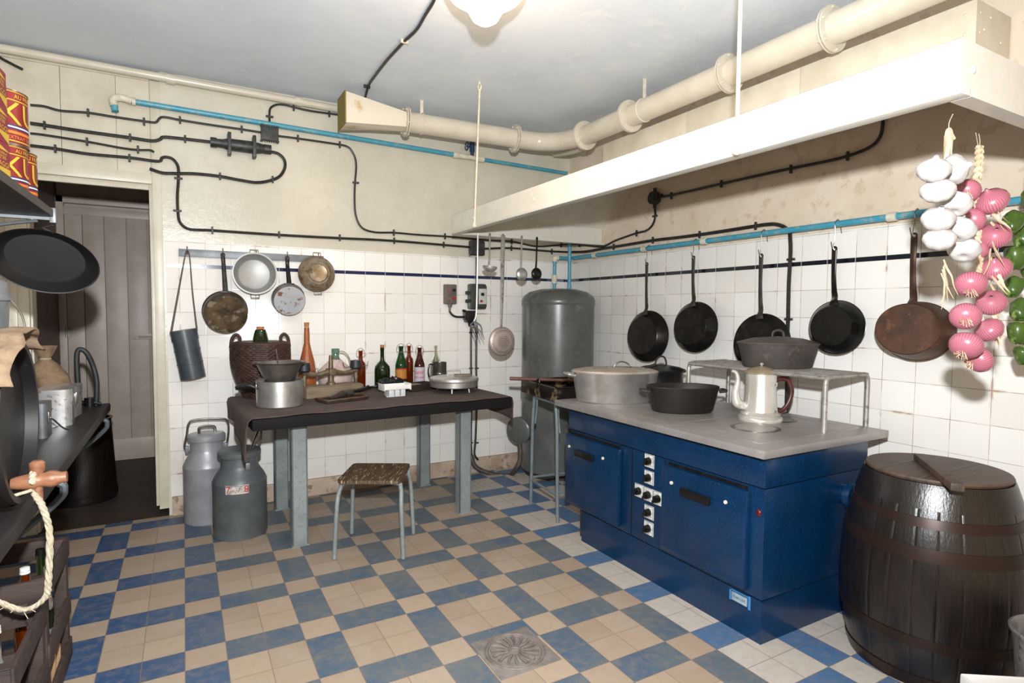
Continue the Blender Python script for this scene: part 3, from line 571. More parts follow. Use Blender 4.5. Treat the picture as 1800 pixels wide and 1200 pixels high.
# saucepans at back wall
def saucepan(label,hx,cx,cy,Rpx,hy,m1,depth,rim,seed,group=None):
    c=at(cx,cy,Y=yh-.02); s=mpp(c); Rr=Rpx*s; hz=at(cx,hy,Y=yh).z; loc=Vector((hx,yh,HZ-.005))
    t=thing('saucepan',label,'saucepan',loc); dx=c.x-hx; cz=c.z-loc.z
    M=Matrix.Translation((dx,-depth*.35,cz))@Matrix.Rotation(R(16),4,'X')@Matrix.Rotation(PI/2,4,'X')
    m=MB(); m.M=M; m.lathe([(Rr*1.04,-depth*.1),(Rr*1.03,0),(Rr,.004),(Rr*.985,depth-.008),(Rr*.95,depth)],seg=48).lathe([(Rr*1.0,-depth*.1),(Rr*.97,0),(Rr*.95,depth-.006),(0,depth-.004)],seg=48); m.obj('pan_body',rim,t)
    m=MB(); m.M=M; m.lathe([(Rr*.95,depth),(Rr*.6,depth+.002),(Rr*.4,depth),(0,depth+.001)],seg=48).obj('pan_base',m1,t)
    top=M@Vector((0,Rr*.99,.01)); mb=MB().tube([(0,-.002,-.012),(dx*.3,0,-.05),(dx*.7,top.y*.5,top.z*.6),(dx,top.y-.002,top.z+.005)],[.014,.013,.015,.017],5,seg=10,flat=.5,up=(1,0,0)).ring((0,-.002,.0),.012,.0035,M=Matrix.Rotation(PI/2,4,'X'),seg=16)
    mb.obj('handle',bakel if seed else blackp,t); MB().box(top+Vector((0,-.004,.002)),(.07,.012,.012),bev=.003).obj('handle_bracket',blackp,t)
    return t
saucepan('burnt brown enamel saucepan hanging second from the left on the rack',hooks[1],396,547,35.5,515,burnt,.075,mat('browned_pan_side',L(84,70,58),.4,.3,c2=L(52,44,38),ns=12),0)
saucepan('small grey enamel saucepan with a chipped base hanging between two bowls',hooks[3],507,525,27,500,mat('pale_grey_enamel_chipped',L(170,172,176),.35,c2=L(184,184,188),ns=9,c3=L(122,84,62),ns3=26),.06,mat('grey_pan_side',L(140,136,132),.4,.3,c2=L(112,104,96),ns=14),1)
# big aluminium dish (inside visible)
def dish(name,label,hx,cx,cy,Rpx,m1,prof,cat):
    c=at(cx,cy,Y=yh-.02); Rr=Rpx*mpp(c); loc=Vector((hx,yh,HZ-.005)); t=thing(name,label,cat,loc)
    M=Matrix.Translation((c.x-hx,-.01,c.z-loc.z))@Matrix.Rotation(R(-4),4,'X')@Matrix.Rotation(PI/2,4,'X')
    m=MB(); m.M=M; m.lathe([(r*Rr,z*Rr) for r,z in prof],seg=56); m.obj('bowl',m1,t,angle=40)
    for s in (1,-1):
        m=MB(); m.M=M; m.tube([(-.028,s*Rr*.97,.03*s*0+.028),(-.026,s*(Rr+.022),.03),(.026,s*(Rr+.022),.03),(.028,s*Rr*.97,.028)],.0035,1).obj('loop_handle',steel,t)
    return t
dish('basin','shiny round aluminium dish with two loop handles hanging on the rack',hooks[2],447,482,36.5,mat('polished_aluminium_dish',L(160,160,158),.45,.5,c2=L(146,145,142),ns=6),[(0,.02),(.70,.02),(.76,.04),(.92,.36),(1.0,.40),(1.0,.42),(.93,.42),(.74,.08),(.68,.05),(0,.05)],'dish')
dish('basin','brown stained steel bowl with ring bottom hanging rightmost on the rack',hooks[4],557,481,31,mat('brown_stained_steel',L(128,104,76),.35,.4,c2=L(168,158,140),ns=9,c3=L(96,66,40),ns3=24),[(1.0,.0),(1.02,.02),(.98,.06),(.78,.38),(.62,.47),(.55,.44),(.50,.49),(.42,.46),(.0,.47)],'bowl')
# ------------------------------------------------------------------ utensils hanging from the far rim of the hood
yu=.10
def topu(px): return Vector((at(px,410,Y=yu).x,yu,2.0))
def ladle(name,label,px,bx,by_,Rpx,m_,kind,r=.006,w=None):
    l=topu(px); t=thing(name,label,name.replace('_',' '),l); c=at(bx,by_,Y=yu-.02)-l; Rr=Rpx*mpp(l)
    MB().tube([(0,.012,-.01),(0,.0,.006),(0,-.008,-.006)],r*.7,4).tube([(0,-.004,0),(c.x*.3,-.004,c.z*.45),(c.x*.5,-.004,(c.z+Rr)*.85),(c.x*.8,-.002,c.z+Rr*.85)],[w or r,(w or r)*.85,r,r],4,flat=.5 if w else .6,up=(1,0,0)).obj('handle',m_,t)
    if kind=='bowl':
        M=Matrix.Translation(c)@Matrix.Rotation(R(12),4,'X'); m=MB(); m.M=M
        pr=[(math.sin(a)*Rr,-math.cos(a)*Rr*.72+Rr*.2) for a in [i*PI/2/9 for i in range(10)]]; m.lathe(pr+[(r_*.96,z+.002) for r_,z in pr[::-1]],seg=32)
    else:
        M=Matrix.Translation(c)@Matrix.Rotation(PI/2,4,'X'); m=MB(); m.M=M; dp=.28 if kind=='disc' else .45
        pr=[(math.sin(a)*Rr,math.cos(a)*Rr*dp) for a in [i*PI/2/9 for i in range(10)]]; m.lathe(pr+[(r_*.98,z-.003) for r_,z in pr[::-1]],seg=40)
    m.obj('scoop' if kind!='disc' else 'perforated_disc',skim if kind=='disc' else m_,t,angle=60)
    return t
sk=NT('perforated_steel'); vo=sk.n('ShaderNodeTexVoronoi'); vo.inputs['Scale'].default_value=95; vo.inputs['Randomness'].default_value=.25; sk.l(sk.co(),vo.inputs['Vector'])
sk.l(sk.mix(sk.ramp(vo.outputs['Distance'],.28,.38),L(84,74,70),L(178,164,156)),sk.b.inputs['Base Color']); sk.b.inputs['Metallic'].default_value=.5; sk.b.inputs['Roughness'].default_value=.45; skim=sk.m
ladle('soup_ladle','short aluminium soup ladle hanging leftmost under the hood rim',861,861,471,13,aluold,'bowl',r=.008)
ladle('skimmer','very long skimmer with a big perforated disc hanging beside the boiler',884,882,600,26,aluold,'disc',r=.010,w=.018)
ladle('serving_spoon','aluminium serving spoon hanging between the skimmer and the black ladle',917,917,482,11.5,alu,'spoon',r=.008)
ladle('serving_ladle','black serving ladle hanging rightmost under the hood rim',944,943,481,10.5,blued,'spoon',r=.008)
l=topu(840); t=thing('hanging_hook','long white rod ending in a cluster of hooks under the hood corner','hook',l); zb=at(836,565,Y=yu).z-l.z
MB().tube([(0,0,.0),(-.004,0,zb*.5),(-.01,0,zb*.9),(-.03,0,zb)],.006,5).obj('rod',white,t)
for dx,dx2 in ((-.06,-.03),(-.02,.01),(.02,.04)): MB().tube([(-.03,0,zb),(dx,-.01,zb-.03),(dx2,-.005,zb-.09),(dx2+.02,0,zb-.14)],[.007,.006,.004,.002],5).obj('hook',galv,t)
# ------------------------------------------------------------------ frying pans on the right-hand pipe
def rpan(label,top,cx,cy,hpx,m_,mh,depth,oval=1,hk=None,pipe_px=None,rbf=.74,xc=None,xoff=.09):
    xp=rx-.02
    tz=at(top[0],top[1],X=xp); t=thing('frying_pan',label,'frying pan',tz); 
    c=at(cx,cy,X=xp-.075); Rr=hpx/2*mpp(c)*.97; c=c-tz
    # disc axis: bottom faces the room (-X)
    M=Matrix.Translation((c.x,c.y,c.z))@Matrix.Rotation(R(9),4,'Z')@Matrix.Rotation(R(5),4,'Y')@Matrix.Rotation(-PI/2,4,'Y')
    rb=Rr*rbf
    prof=[(0,depth),(rb*.97,depth),(rb,depth-.003),(Rr,.0),(Rr+.003,-.001),(Rr+.002,-.004),(Rr-.003,-.001),(rb-.004,depth-.006),(0,depth-.003)]
    m=MB(); m.M=M; m.lathe([(r,z-depth*.5) for r,z in prof],seg=64,sx=1,sy=oval); m.obj('pan_body',m_,t,angle=30)
    top_=M@Vector((Rr*.97,0,-.0))
    w=.016
    MB().tube([(0,0,0),(0,0,top_.z*.45),(-.012,top_.y*.25,top_.z*.78),(top_.x*.55,top_.y*.6,top_.z*.93-.0),(top_.x-.008,top_.y*.9,top_.z-.006),(top_.x-.014,top_.y,top_.z-.03)],[w,w*.85,w*.95,w*1.1,w*1.5,w*1.7],5,seg=10,flat=.4,up=(0,1,0)).ring((0,0,.008),.011,.005,M=Matrix.Rotation(PI/2,4,'Y'),seg=16).obj('handle',mh,t)
    pz=Vector((rx,tz.y,zr))-tz
    t2=thing('s_hook','wire hook over the turquoise pipe holding the '+hk,'hook',tz)
    MB().tube([(0,0,.0),(-.004,.006,.018),(.0,.004,.05),(.0,0,pz.z*.6),(pz.x-.024,0,pz.z),(pz.x,0,pz.z+.024),(pz.x+.024,0,pz.z),(pz.x+.022,-.01,pz.z-.05)],.0022,6,seg=6).tube([(0,0,.006),(.002,.012,.01),(.0,.022,.05)],.0022,5,seg=6).obj('hook_wire',steel,t2)
    return t
rpan('black iron frying pan hanging first from the boiler, above the lidded pots',(1137,466),1133,590,92,blued,iron,.065,hk='frying pan nearest the boiler')
rpan('black iron frying pan hanging second from the boiler',(1219,455),1217,574,91,blued,iron,.065,hk='second frying pan from the boiler')
rpan('large black iron frying pan half hidden behind the cast iron pot on the rack',(1338,452),1334,603,108,blued,iron,.055,hk='frying pan behind the cast iron pot')
rpan('glossy black frying pan hanging to the left of the brown one',(1467,440),1465,574,97,mat('glossy_black_pan',L(20,20,21),.22,.4,c2=L(30,28,27),ns=8),blued,.07,hk='glossy black frying pan')
rpan('rusty brown oval pan with deep sides hanging rightmost on the pipe',(1607,417),1603,580,107,rusty,mat('rusty_handle',L(92,66,54),.5,.4,c2=L(66,48,40),ns=12),.14,oval=1.12,hk='rusty brown oval pan',rbf=.86)
# ------------------------------------------------------------------ table
TA=R(2.9); TZ=.81
t=thing('work_table','long dark-topped work table on grey steel legs against the back tiles','table',(1.15,.10,0),TA)
MB().span((-.84,-.51,TZ-.065),(.84,.44,TZ),bev=.006).obj('tabletop',darkw,t)
for x,y in ((-.565,-.345),(.545,-.345),(-.53,.38),(.56,.38)):
    mb=MB().span((x-.045,y-.03,0),(x+.045,y-.022,TZ-.065)).span((x-.045,y-.03,0),(x-.037,y+.035,TZ-.065)).span((x+.037,y-.03,0),(x+.045,y+.035,TZ-.065)).span((x-.05,y-.034,0),(x+.05,y+.04,.008))
    mb.obj('leg',greyp,t)
for x in (-.55,.55): MB().span((x-.02,-.33,TZ-.11),(x+.02,.36,TZ-.066)).obj('cross_rail',greyp,t)
Tm=Matrix.Translation((1.15,.10,0))@Matrix.Rotation(TA,4,'Z')
# cloth
random.seed(4)
def cz_(x,y):
    n=mnoise.noise(Vector((x*3,y*3,0)))*.5
    z=TZ+.004+.002*n; 
    return z
NX,NY=110,44; vs=[];fs=[]
for j in range(NY+1):
    for i in range(NX+1):
        u=-1.02+2.0*i/NX; v_=-.50+.93*j/NY+ (0.012*math.sin(u*9)+.01*math.sin(u*21+1) if j==0 else 0)
        x,y,z=u,v_,cz_(u,v_)
        if u<-.845:
            d=-.845-u; f=.55+ .65*max(0,(.1-v_)/.6); drop=d*f*1.15; k=math.sin(v_*18)*.012*min(1,d*8)
            x=-.852-min(d*.25,.012)+k*.6-.02*max(0,-v_)*d*4; z=TZ+.004-drop; y=v_+ (d*.18 if v_<0 else 0)
        if u>.845:
            d=u-.845; x=.85+min(d*.5,.02)+math.sin(v_*15)*.01*min(1,d*8); z=TZ+.004-d*(1.05+ .5*max(0,-(v_+.1))) + .0
        vs.append(Tm@Vector((x,y,z)))
for j in range(NY):
    for i in range(NX): a=j*(NX+1)+i; fs.append((a,a+1,a+NX+2,a+NX+1))
mb=MB(); mb.add(vs,fs); cl=mb.obj('tablecloth',clothm,angle=80); sm=cl.modifiers.new('thick','SOLIDIFY'); sm.thickness=.004; sm.offset=1
tag(cl,'brown felt cloth spread over the work table with ends hanging down','tablecloth')
TT=TZ+.0095
def onT(px,Y): p=at(px,660,Y=Y); return Vector((p.x,Y,TT))
# wicker basket with demijohn
c=onT(459,.40); s=mpp(c); r0=97/2*s; hb_=100*s
t=thing('wicker_demijohn_basket','dark brown wicker basket with two ear handles standing at the left table end','basket',c)
def wk(x,y,z,a): k=1+.013*math.sin(a*30+PI*round(z/.0125))+.008*math.sin(z*2*PI/.0125); return x*k,y*k,z
pf=[(0,0),(r0*.62,0)]+[(r0*(.62+.40*math.sin(min(1,(i/40)*1.25)*PI/2)-.05*max(0,(i/40-.6))),hb_*.93*i/40) for i in [j/3.6 for j in range(145)]]
pf+=[(r0*.93,hb_*.95),(r0*.80,hb_*.97),(r0*.6,hb_*.955),(r0*.25,hb_*.96)]
MB().lathe(pf,seg=180,fn=wk).obj('basket_body',wickm,t,angle=80)
for i,z in enumerate((hb_*.90,hb_*.93)): MB().ring((0,0,z),r0*.95,.010).obj('rim_braid',wickm,t)
for s_ in (-1,1):
    MB().tube([(s_*r0*.98,0,hb_*.86),(s_*r0*.93,0,hb_*1.02),(s_*r0*.80,0,hb_*1.09),(s_*r0*.68,0,hb_*1.03),(s_*r0*.70,0,hb_*.92)],.011,6).obj('ear_handle',wickm,t)
t=thing('demijohn','green glass neck of a demijohn sticking out of the wicker basket','bottle',c+Vector((0,0,hb_*.97)))
MB().lathe([(.055,-.02),(.052,.0),(.042,.05),(.034,.075),(.036,.08),(.0,.082)],seg=24).obj('glass_neck',ggreen,t); MB().lathe([(0,.082),(.026,.082),(.024,.10),(0,.102)],seg=16).obj('cork',cork,t)
# aluminium pot with strainer
c=onT(492,.03); c=Vector((c.x,-.06,TT)); c.x=at(492,700,Y=-.06).x; s=mpp(c); rp=38.5*s; hp=45*s
t=thing('aluminium_saucepan','shiny aluminium pot with a black side handle at the front left of the table','pot',c)
MB().lathe([(0,0),(rp*.96,0),(rp,.006),(rp,hp),(rp+.003,hp+.002),(rp-.003,hp+.002),(rp-.004,.006),(0,.006)],seg=56).obj('pot_body',alu,t)
MB().tube([(-rp,0.02,hp*.72),(-rp-.03,.03,hp*.80),(-rp-.075,.045,hp*.78),(-rp-.11,.05,hp*.72)],[.012,.017,.019,.012],5).obj('handle',bakel,t)
MB().box((-rp*.98,.0,hp*.78),(.012,.04,.03),bev=.003).cyl((-rp*.94,-.06,hp*.75),(-rp*.97,-.065,hp*.75),.006).obj('handle_rivet_plate',steel,t)
MB().lathe([(rp*.99,hp+.002),(rp*.80,hp+.012),(rp*.5,hp+.02),(rp*.4,hp+.02)],seg=40,a0=R(120),a1=R(215)).obj('half_lid',alu,t)
st=thing('conical_strainer','wide grey conical strainer resting on the aluminium pot','strainer',c+Vector((0,0,hp+.004)))
rt=42*s; ht=30*s
MB().lathe([(0,-.02),(rt*.52,-.018),(rt*.6,.0),(rt*.9,ht*.93),(rt*1.02,ht),(rt*1.03,ht+.004),(rt*.9,ht),(rt*.58,.006),(0,-.01)],seg=56).obj('strainer_bowl',mat('dull_strainer_steel',L(122,116,108),.4,.6,c2=L(98,92,86),ns=9),st)
MB().tube([(0,.0,.0),(-.01,.0,ht),(-.02,.0,ht+.08)],.005,1).obj('stirring_rod',steel,st)
# bottles
def bottle(label,px,Y,hpx,wpx,prof,gm,stop=None,lab=None,group=None):
    c=onT(px,Y); s=mpp(c); Hh_=hpx*s; Rb=wpx/2*s
    t=thing('glass_bottle',label,'bottle',c,group=group)
    pr=[(r*Rb,z*Hh_) for r,z in prof]; inn=[(max(r-.004,.0008),min(z,Hh_)) for r,z in pr[::-1]]; inn=[(r,max(z,.006)) for r,z in inn]
    MB().lathe([(0,0)]+pr+inn+[(0,.006)],seg=36).obj('glass_body',gm,t,angle=50)
    rn=pr[-1][0]
    if stop=='cork': MB().lathe([(0,Hh_-.01),(rn*.85,Hh_-.01),(rn*1.0,Hh_+.02),(0,Hh_+.021)],seg=16).obj('cork',cork,t)
    if stop=='swing':
        MB().lathe([(0,Hh_-.004),(rn*.9,Hh_-.002),(rn*.8,Hh_+.012),(0,Hh_+.016)],seg=16).obj('porcelain_stopper',white,t)
        mb=MB()
        for sg in (-1,1): mb.tube([(0,0,Hh_+.018),(sg*rn*1.3,0,Hh_+.006),(sg*rn*2.0,-.004,Hh_-.025),(sg*rn*1.5,0,Hh_-.05),(sg*rn*1.05,0,Hh_-.045)],.0016,5,seg=6)
        mb.ring((0,0,Hh_-.045),rn*1.15,.0016,seg=16); mb.obj('wire_clasp',steel,t)
    if lab:
        for (z0,z1,m_,txts) in lab:
            rl=Rb+.0012; MB().lathe([(rl,z0*Hh_),(rl,z1*Hh_)],seg=20,a0=R(-175),a1=R(-30)).obj('paper_label',m_,t)
            for tx,zz,hh,mm,aa in txts:
                mb=MB(); text_cyl(mb,tx,rl+.0006,zz*Hh_,hh*Hh_,R(-112+aa)); mb.obj('label_print',mm,t)
    return t
beer=[(.93,0),(1,.02),(1,.52),(.95,.58),(.6,.74),(.40,.84),(.36,.93),(.42,.94),(.42,1)]
shou=[(.93,0),(1,.02),(1,.60),(.92,.67),(.55,.72),(.44,.76),(.38,.93),(.44,.94),(.44,1)]
bottle('tall hammered orange bottle with a cork, next to the wicker basket',540,.46,118,30,[(.93,0),(1,.02),(1,.30),(.86,.45),(.5,.64),(.34,.74),(.32,.90),(.30,.91),(.3,.965)],gorange,'cork')
bottle('small brown swing-top bottle standing behind the balance scale',634,.53,66,17,shou,gamber,'swing')
bottle('dark green bulbous bottle with a cork behind the black bag',672,.50,70,27,[(.93,0),(1,.04),(1,.44),(.93,.53),(.6,.61),(.34,.66),(.26,.72),(.24,.92),(.27,.93),(.27,1)],ggreen,'cork')
bottle('bright green swing-top bottle with a yellow and red label',705,.46,72,20,beer,gbright,'swing',[(.20,.46,redprint,()),(.22,.43,mat('yellow_label',L(240,196,80),.6),(('6',.33,.15,orange,0),))])
bottle('amber bottle between the green and the labelled brown bottle',719,.52,70,15,shou,gamber,'swing')
bottle('brown swing-top bottle with a pale pink and blue label',737.5,.44,68,18,beer,gbrown,'swing',[(.12,.50,mat('pale_worn_label',L(196,180,186),.7,c2=L(172,176,196),ns=60),(('BIERE',.36,.07,redprint,0),('BRUNE',.24,.06,redprint,0)))])
bottle('clear glass bottle with a slim neck behind the metal mug',766,.57,66,20,[(.93,0),(1,.02),(1,.42),(.8,.58),(.4,.74),(.28,.82),(.26,.93),(.31,.94),(.31,1)],gclear)
# pinkish demijohn with handle
c=onT(590,.50); s=mpp(c); t=thing('handled_flask','squat pinkish glazed flask with a glass neck and side handle behind the scale','flask',c)
MB().lathe([(0,0),(28*s,0),(29*s,20*s),(30*s,34*s),(22*s,42*s),(9*s,54*s)],seg=40).obj('flask_body',mat('pinkish_wrapped_flask',L(206,186,180),.5,c2=L(190,160,154),ns=24,bump=(40,.3)),t)
MB().lathe([(9*s,50*s),(6.5*s,58*s),(6*s,64*s),(7*s,65*s),(7*s,73*s),(5*s,73*s),(5*s,56*s)],seg=24).obj('glass_neck',mat('pale_green_glass',L(150,180,164),.08,trans=.7),t)
MB().tube([(6*s,0,67*s),(14*s,0,66*s),(22*s,0,58*s),(26*s,0,44*s),(24*s,0,38*s)],3*s*.6,6).obj('handle',gclear,t)
# mug
c=onT(775,.42); s=mpp(c)*1.02; c.x=at(773,650,Y=.42).x; t=thing('metal_mug','shiny metal mug with a dark handle beside the round pan','mug',c)
MB().lathe([(0,0),(12*s,0),(12*s,.004),(11.7*s,39*s),(12.2*s,40*s),(11.4*s,40*s),(11.2*s,.006),(0,.006)],seg=36).lathe([(12.05*s,7*s),(12.3*s,8*s),(12.05*s,9*s)],seg=36).lathe([(11.9*s,20*s),(12.2*s,21*s),(11.9*s,22*s)],seg=36).obj('mug_body',steel,t)
MB().tube([(-12*s,0,36*s),(-19*s,0,36*s),(-21*s,0,24*s),(-18*s,0,14*s),(-11.5*s,0,12*s)],.006,5).obj('handle',blued,t)
# round aluminium lidded pan on legs
c=Vector((at(798,690,Y=.05).x,.05,TT)); s=mpp(c); rp=43*s
t=thing('lidded_round_pan','flat aluminium pan with lid on short legs at the right end of the table','pan',c)
MB().lathe([(0,.035),(rp*.9,.035),(rp*.97,.042),(rp*.98,.085),(rp*.93,.085),(0,.08)],seg=64).obj('pan_body',alu,t)
MB().lathe([(rp*.99,.078),(rp,.082),(rp,.098),(rp*.97,.105),(rp*.86,.108),(rp*.8,.112),(rp*.4,.118),(0,.12)],seg=64).obj('lid',alu,t)
MB().tube([(-.05,-.0,.115),(-.055,0,.150),(.045,-.01,.152),(.05,-.01,.115)],.005,1).obj('lid_handle',alu,t)
MB().tube([(-.02,-.05,.117),(.11,-.07,.122)],[.018,.012],1,flat=.3).obj('knife',steel,t)
for a in (-60,-120,60,130): MB().cyl((rp*.72*math.cos(R(a)),rp*.72*math.sin(R(a)),.037),(rp*.76*math.cos(R(a)),rp*.76*math.sin(R(a)),0),.008,.006).obj('foot',alu,t)
# balance scale
c=Vector((at(583,690,Y=.22).x,.24,TT)); t=thing('balance_scale','old wooden beam balance with two dark cups, behind the metal tray','scale',c,R(14)); s=mpp(c)
oldw=mat('scale_grey_brown_wood',L(136,118,96),.7,c2=L(112,96,78),ns=8,stretch=(1,8,8))
brass=mat('dull_brass',L(130,116,92),.45,.5,c2=L(98,86,70),ns=18)
MB().box((0,0,.035),(.42,.15,.07),bev=.004).box((0,0,.073),(.40,.13,.006),bev=.002).obj('wooden_base',oldw,t)
MB().tube([(0,0,.075),(0,0,.16),(0,0,.28)],[.022,.018,.012],1,seg=16).lathe([(.03,.075),(.03,.09),(.02,.1)],seg=20).obj('column',brass,t)
MB().tube([(-.20,0,.165),(-.10,0,.15),(0,0,.165),(.10,0,.15),(.20,0,.165)],[.02,.015,.024,.015,.02],5).box((0,0,.165),(.05,.07,.05),bev=.01).obj('beam',brass,t)
for x in (-.19,.19):
    MB().lathe([(0,.175),(.03,.175),(.042,.185),(.036,.235),(.0,.24)],c=(x,0,0),seg=24).obj('cup',mat('black_cup',L(38,42,48),.5),t)
    MB().tube([(x,0,.17),(x,0,.12),(x,.0,.078)],[.014,.018,.012],1).obj('support_post',brass,t)
    MB().tube([(x+.05,-.0,.19),(x+.085,0,.19),(x+.10,0,.225)],.003,4).tube([(x-.05,-.0,.19),(x-.085,0,.19),(x-.10,0,.225)],.003,4).obj('prong',steel,t)
# tray with things on it
c=Vector((at(602,695,Y=-.02).x,-.02,TT)); t=thing('metal_tray','small rectangular steel tray with raised rim at the front of the table','tray',c,R(17))
mb=MB().box((0,0,.005),(.30,.15,.004),bev=.001)
for a,b in (((-.15,-.075),(.15,-.075)),((.15,-.075),(.15,.075)),((.15,.075),(-.15,.075)),((-.15,.075),(-.15,-.075))): mb.tube([(*a,.016),(*b,.016)],.008,1)
mb.obj('tray_body',mat('brown_steel_tray',L(136,116,98),.28,.8,c2=L(100,80,66),ns=10),t)
t2=thing('corked_tool','small dark tapered wooden handle lying on the steel tray','tool',c+Vector((0,0,.014)),R(17))
MB().tube([(-.11,-.03,.012),(-.04,-.015,.02),(.0,-.005,.028),(.03,0,.022)],[.01,.02,.026,.012],5,seg=14).obj('handle',mat('dark_turned_handle',L(52,44,40),.3),t2)
t2=thing('cleaver','steel blade with a dark handle laid across the tray','knife',c+Vector((0,0,.02)),R(22))
MB().box((.07,.03,.025),(.09,.004,.035),bev=.001).obj('blade',steel,t2); MB().tube([(.115,.03,.025),(.19,.035,.03),(.24,.035,.045)],[.013,.016,.012],4).obj('handle',bakel,t2)
# crumpled black bag
c=onT(688,.33); s=mpp(c); random.seed(9)
def crum(x,y,z,a): k=1+.22*mnoise.noise(Vector((x*26,y*26,z*40+a))); return x*k,y*k,max(z*k,-1)
mb=MB(); mb.ell((0,0,.045),(.115,.055,.048),seg=40,rings=22,fn=lambda x,y,z,a:(x*(1+.2*mnoise.noise(Vector((x*4,y*4,z*4)))),y*(1+.25*mnoise.noise(Vector((x*5,y*5,z*3+9)))),max(-.87,z*(1+.5*mnoise.noise(Vector((x*5,y*5,4)))))))
o_=mb.obj('plastic_bag',mat('black_plastic_film',L(22,24,28),.18),angle=25); o_.location=c; tag(o_,'crumpled black plastic bag lying before the green bottles','bag')
c2=onT(655,.42); o_=MB().tube([(-.05,0,.012),(.0,.01,.015),(.05,0,.02),(.10,-.03,.02)],[.012,.009,.01,.012],5).obj('curved_handle_tool',bakel); o_.location=c2; tag(o_,'slim black bent tool lying left of the black bag','tool')
# white kitchen scale
c=Vector((at(694,695,Y=.02).x,.02,TT)); t=thing('kitchen_scale','white plastic kitchen scale with a rectangular tray on top','scale',c,R(4)); s=mpp(c)
mb=MB(); mb.prism([(-.075,-.04),(.055,-.045),(.07,.05),(-.055,.05)],0,.004)
for x in (-.045,0,.042): mb.box((x,-.035,.024),(.032,.03,.048),bev=.003)
mb.box((0,.01,.024),(.125,.07,.046),bev=.006); mb.obj('scale_base',mat('grey_white_plastic',L(206,206,208),.4),t)
mb=MB().box((0,0,.055),(.185,.10,.012),bev=.002).box((0,-.05,.065),(.185,.005,.03),bev=.001).box((0,.05,.065),(.185,.005,.03),bev=.001)
for x in (-.095,.095): mb.box((x,0,.066),(.006,.12,.045),bev=.001)
mb.obj('weighing_tray',white,t)
# dark wooden box
c=onT(736,.25); t=thing('shallow_box','shallow dark wooden box with small things in it before the brown bottles','box',c,R(24))
dk=mat('dark_red_brown_box',L(54,38,34),.6,c2=L(40,30,28),ns=9)
mb=MB().box((0,0,.006),(.24,.13,.008))
for x in (-.12,.12): mb.box((x,0,.025),(.006,.136,.05))
for y in (-.065,.065): mb.box((0,y,.025),(.24,.006,.05))
mb.obj('box_body',dk,t); MB().box((-.06,-.01,.035),(.09,.07,.03),bev=.004).obj('inner_block',oldw,t)
# ------------------------------------------------------------------ stool
ang=math.atan2(-.18,.333); t=thing('stool','low school stool with grey tube legs and a worn square wooden seat','stool',(1.0,-.515,0),ang)
SZ=.455
mb=MB()
def rsq(w_,d,r,n=5): return [(sx*(w_-r)+r*math.cos(a),sy*(d-r)+r*math.sin(a)) for sx,sy,a0 in ((1,1,0),(-1,1,PI/2),(-1,-1,PI),(1,-1,3*PI/2)) for a in [a0+PI/2*k/n for k in range(n+1)]]
mb.prism(rsq(.178,.19,.03),SZ-.018,SZ); mb.obj('seat',seatw,t)
for y,yf in ((-.13,-.185),(.15,.195)):
    P=[(-.195,yf,.004),(-.182,yf*.93,.30),(-.172,y,SZ-.06),(-.135,y,SZ-.03),(.135,y,SZ-.03),(.172,y,SZ-.06),(.182,yf*.93,.30),(.195,yf,.004)]
    h=catmull(P,6); k=len(h)//2
    MB().tube(h[:k+1],.0125,seg=12).obj('leg',greyp,t); MB().tube(h[k:],.0125,seg=12).obj('leg',greyp,t)
# ------------------------------------------------------------------ milk cans
def can(label,c,rb,hs,m_,tilt):
    t=thing('milk_can',label,'milk can',c)
    zs=hs*.62; zn=hs*.75; zt=hs*.90
    MB().lathe([(0,.0),(rb*.97,0),(rb,.012),(rb*.985,.04),(rb,.045),(rb,zs*.96),(rb*1.012,zs*.97),(rb*1.0,zs*.99),(rb*.9,zs+.03),(rb*.72,zn),(rb*.69,zn+.02),(rb*.70,zt)],seg=56).obj('can_body',m_,t,angle=50)
    MB().lathe([(rb*.79,zt-.012),(rb*.80,zt-.008),(rb*.80,zt+.018),(rb*.74,zt+.028),(rb*.55,zt+.034),(0,zt+.034)],seg=48).obj('lid',m_,t)
    return t,zt
c=Vector((at(357,900,Z=0).x,0,0)); cA=Vector((.139,.475,0)); ra=37.5*mpp(cA); 
t,zt=can('tall silver milk can with its wire bail raised, standing by the doorway trim',cA,ra,.615,canl,0)
MB().tube([(-ra*.3,-.01,zt+.032),(-ra*.26,-.01,zt+.075),(ra*.3,0,zt+.072),(ra*.36,0,zt+.032)],.009,4).obj('lid_handle',steel,t)
MB().tube([(-ra*.74,0,zt-.09),(-ra*.9,0,zt-.05),(-ra*.80,0,zt+.03),(-ra*.72,0,zt+.10),(-ra*.45,0,zt+.125),(ra*.6,0,zt+.12),(ra*.88,0,zt+.10),(ra*.92,0,zt+.03),(ra*.82,0,zt-.08)],.007,5).obj('bail_handle',steel,t)
for s_ in (-1,1): MB().box((s_*ra*.8,0,zt-.07),(.025,.03,.05),bev=.006).obj('handle_lug',m_:=galv,t) if 0 else MB().box((s_*ra*.8,0,zt-.07),(.025,.03,.05),bev=.006).obj('handle_lug',galv,t)
cB=Vector((.31,.105,0)); rb=43.5*mpp(cB)
t,zt=can('dark grey milk can with a torn red number sticker on its shoulder',cB,rb,.565,cand,0)
MB().tube([(rb*.25,-rb*.78,zt-.06),(rb*.35,-rb*.55,zt+.02),(rb*.7,.02,zt+.12),(rb*.85,.10,zt+.13),(rb*.9,.14,zt+.06),(rb*.7,.16,zt-.05)],.007,5).obj('bail_handle',steel,t)
MB().box((rb*.24,-rb*.76,zt-.06),(.03,.02,.045),bev=.006).obj('handle_lug',galv,t)
zl=.565*.62-.03; ang0=R(-100)
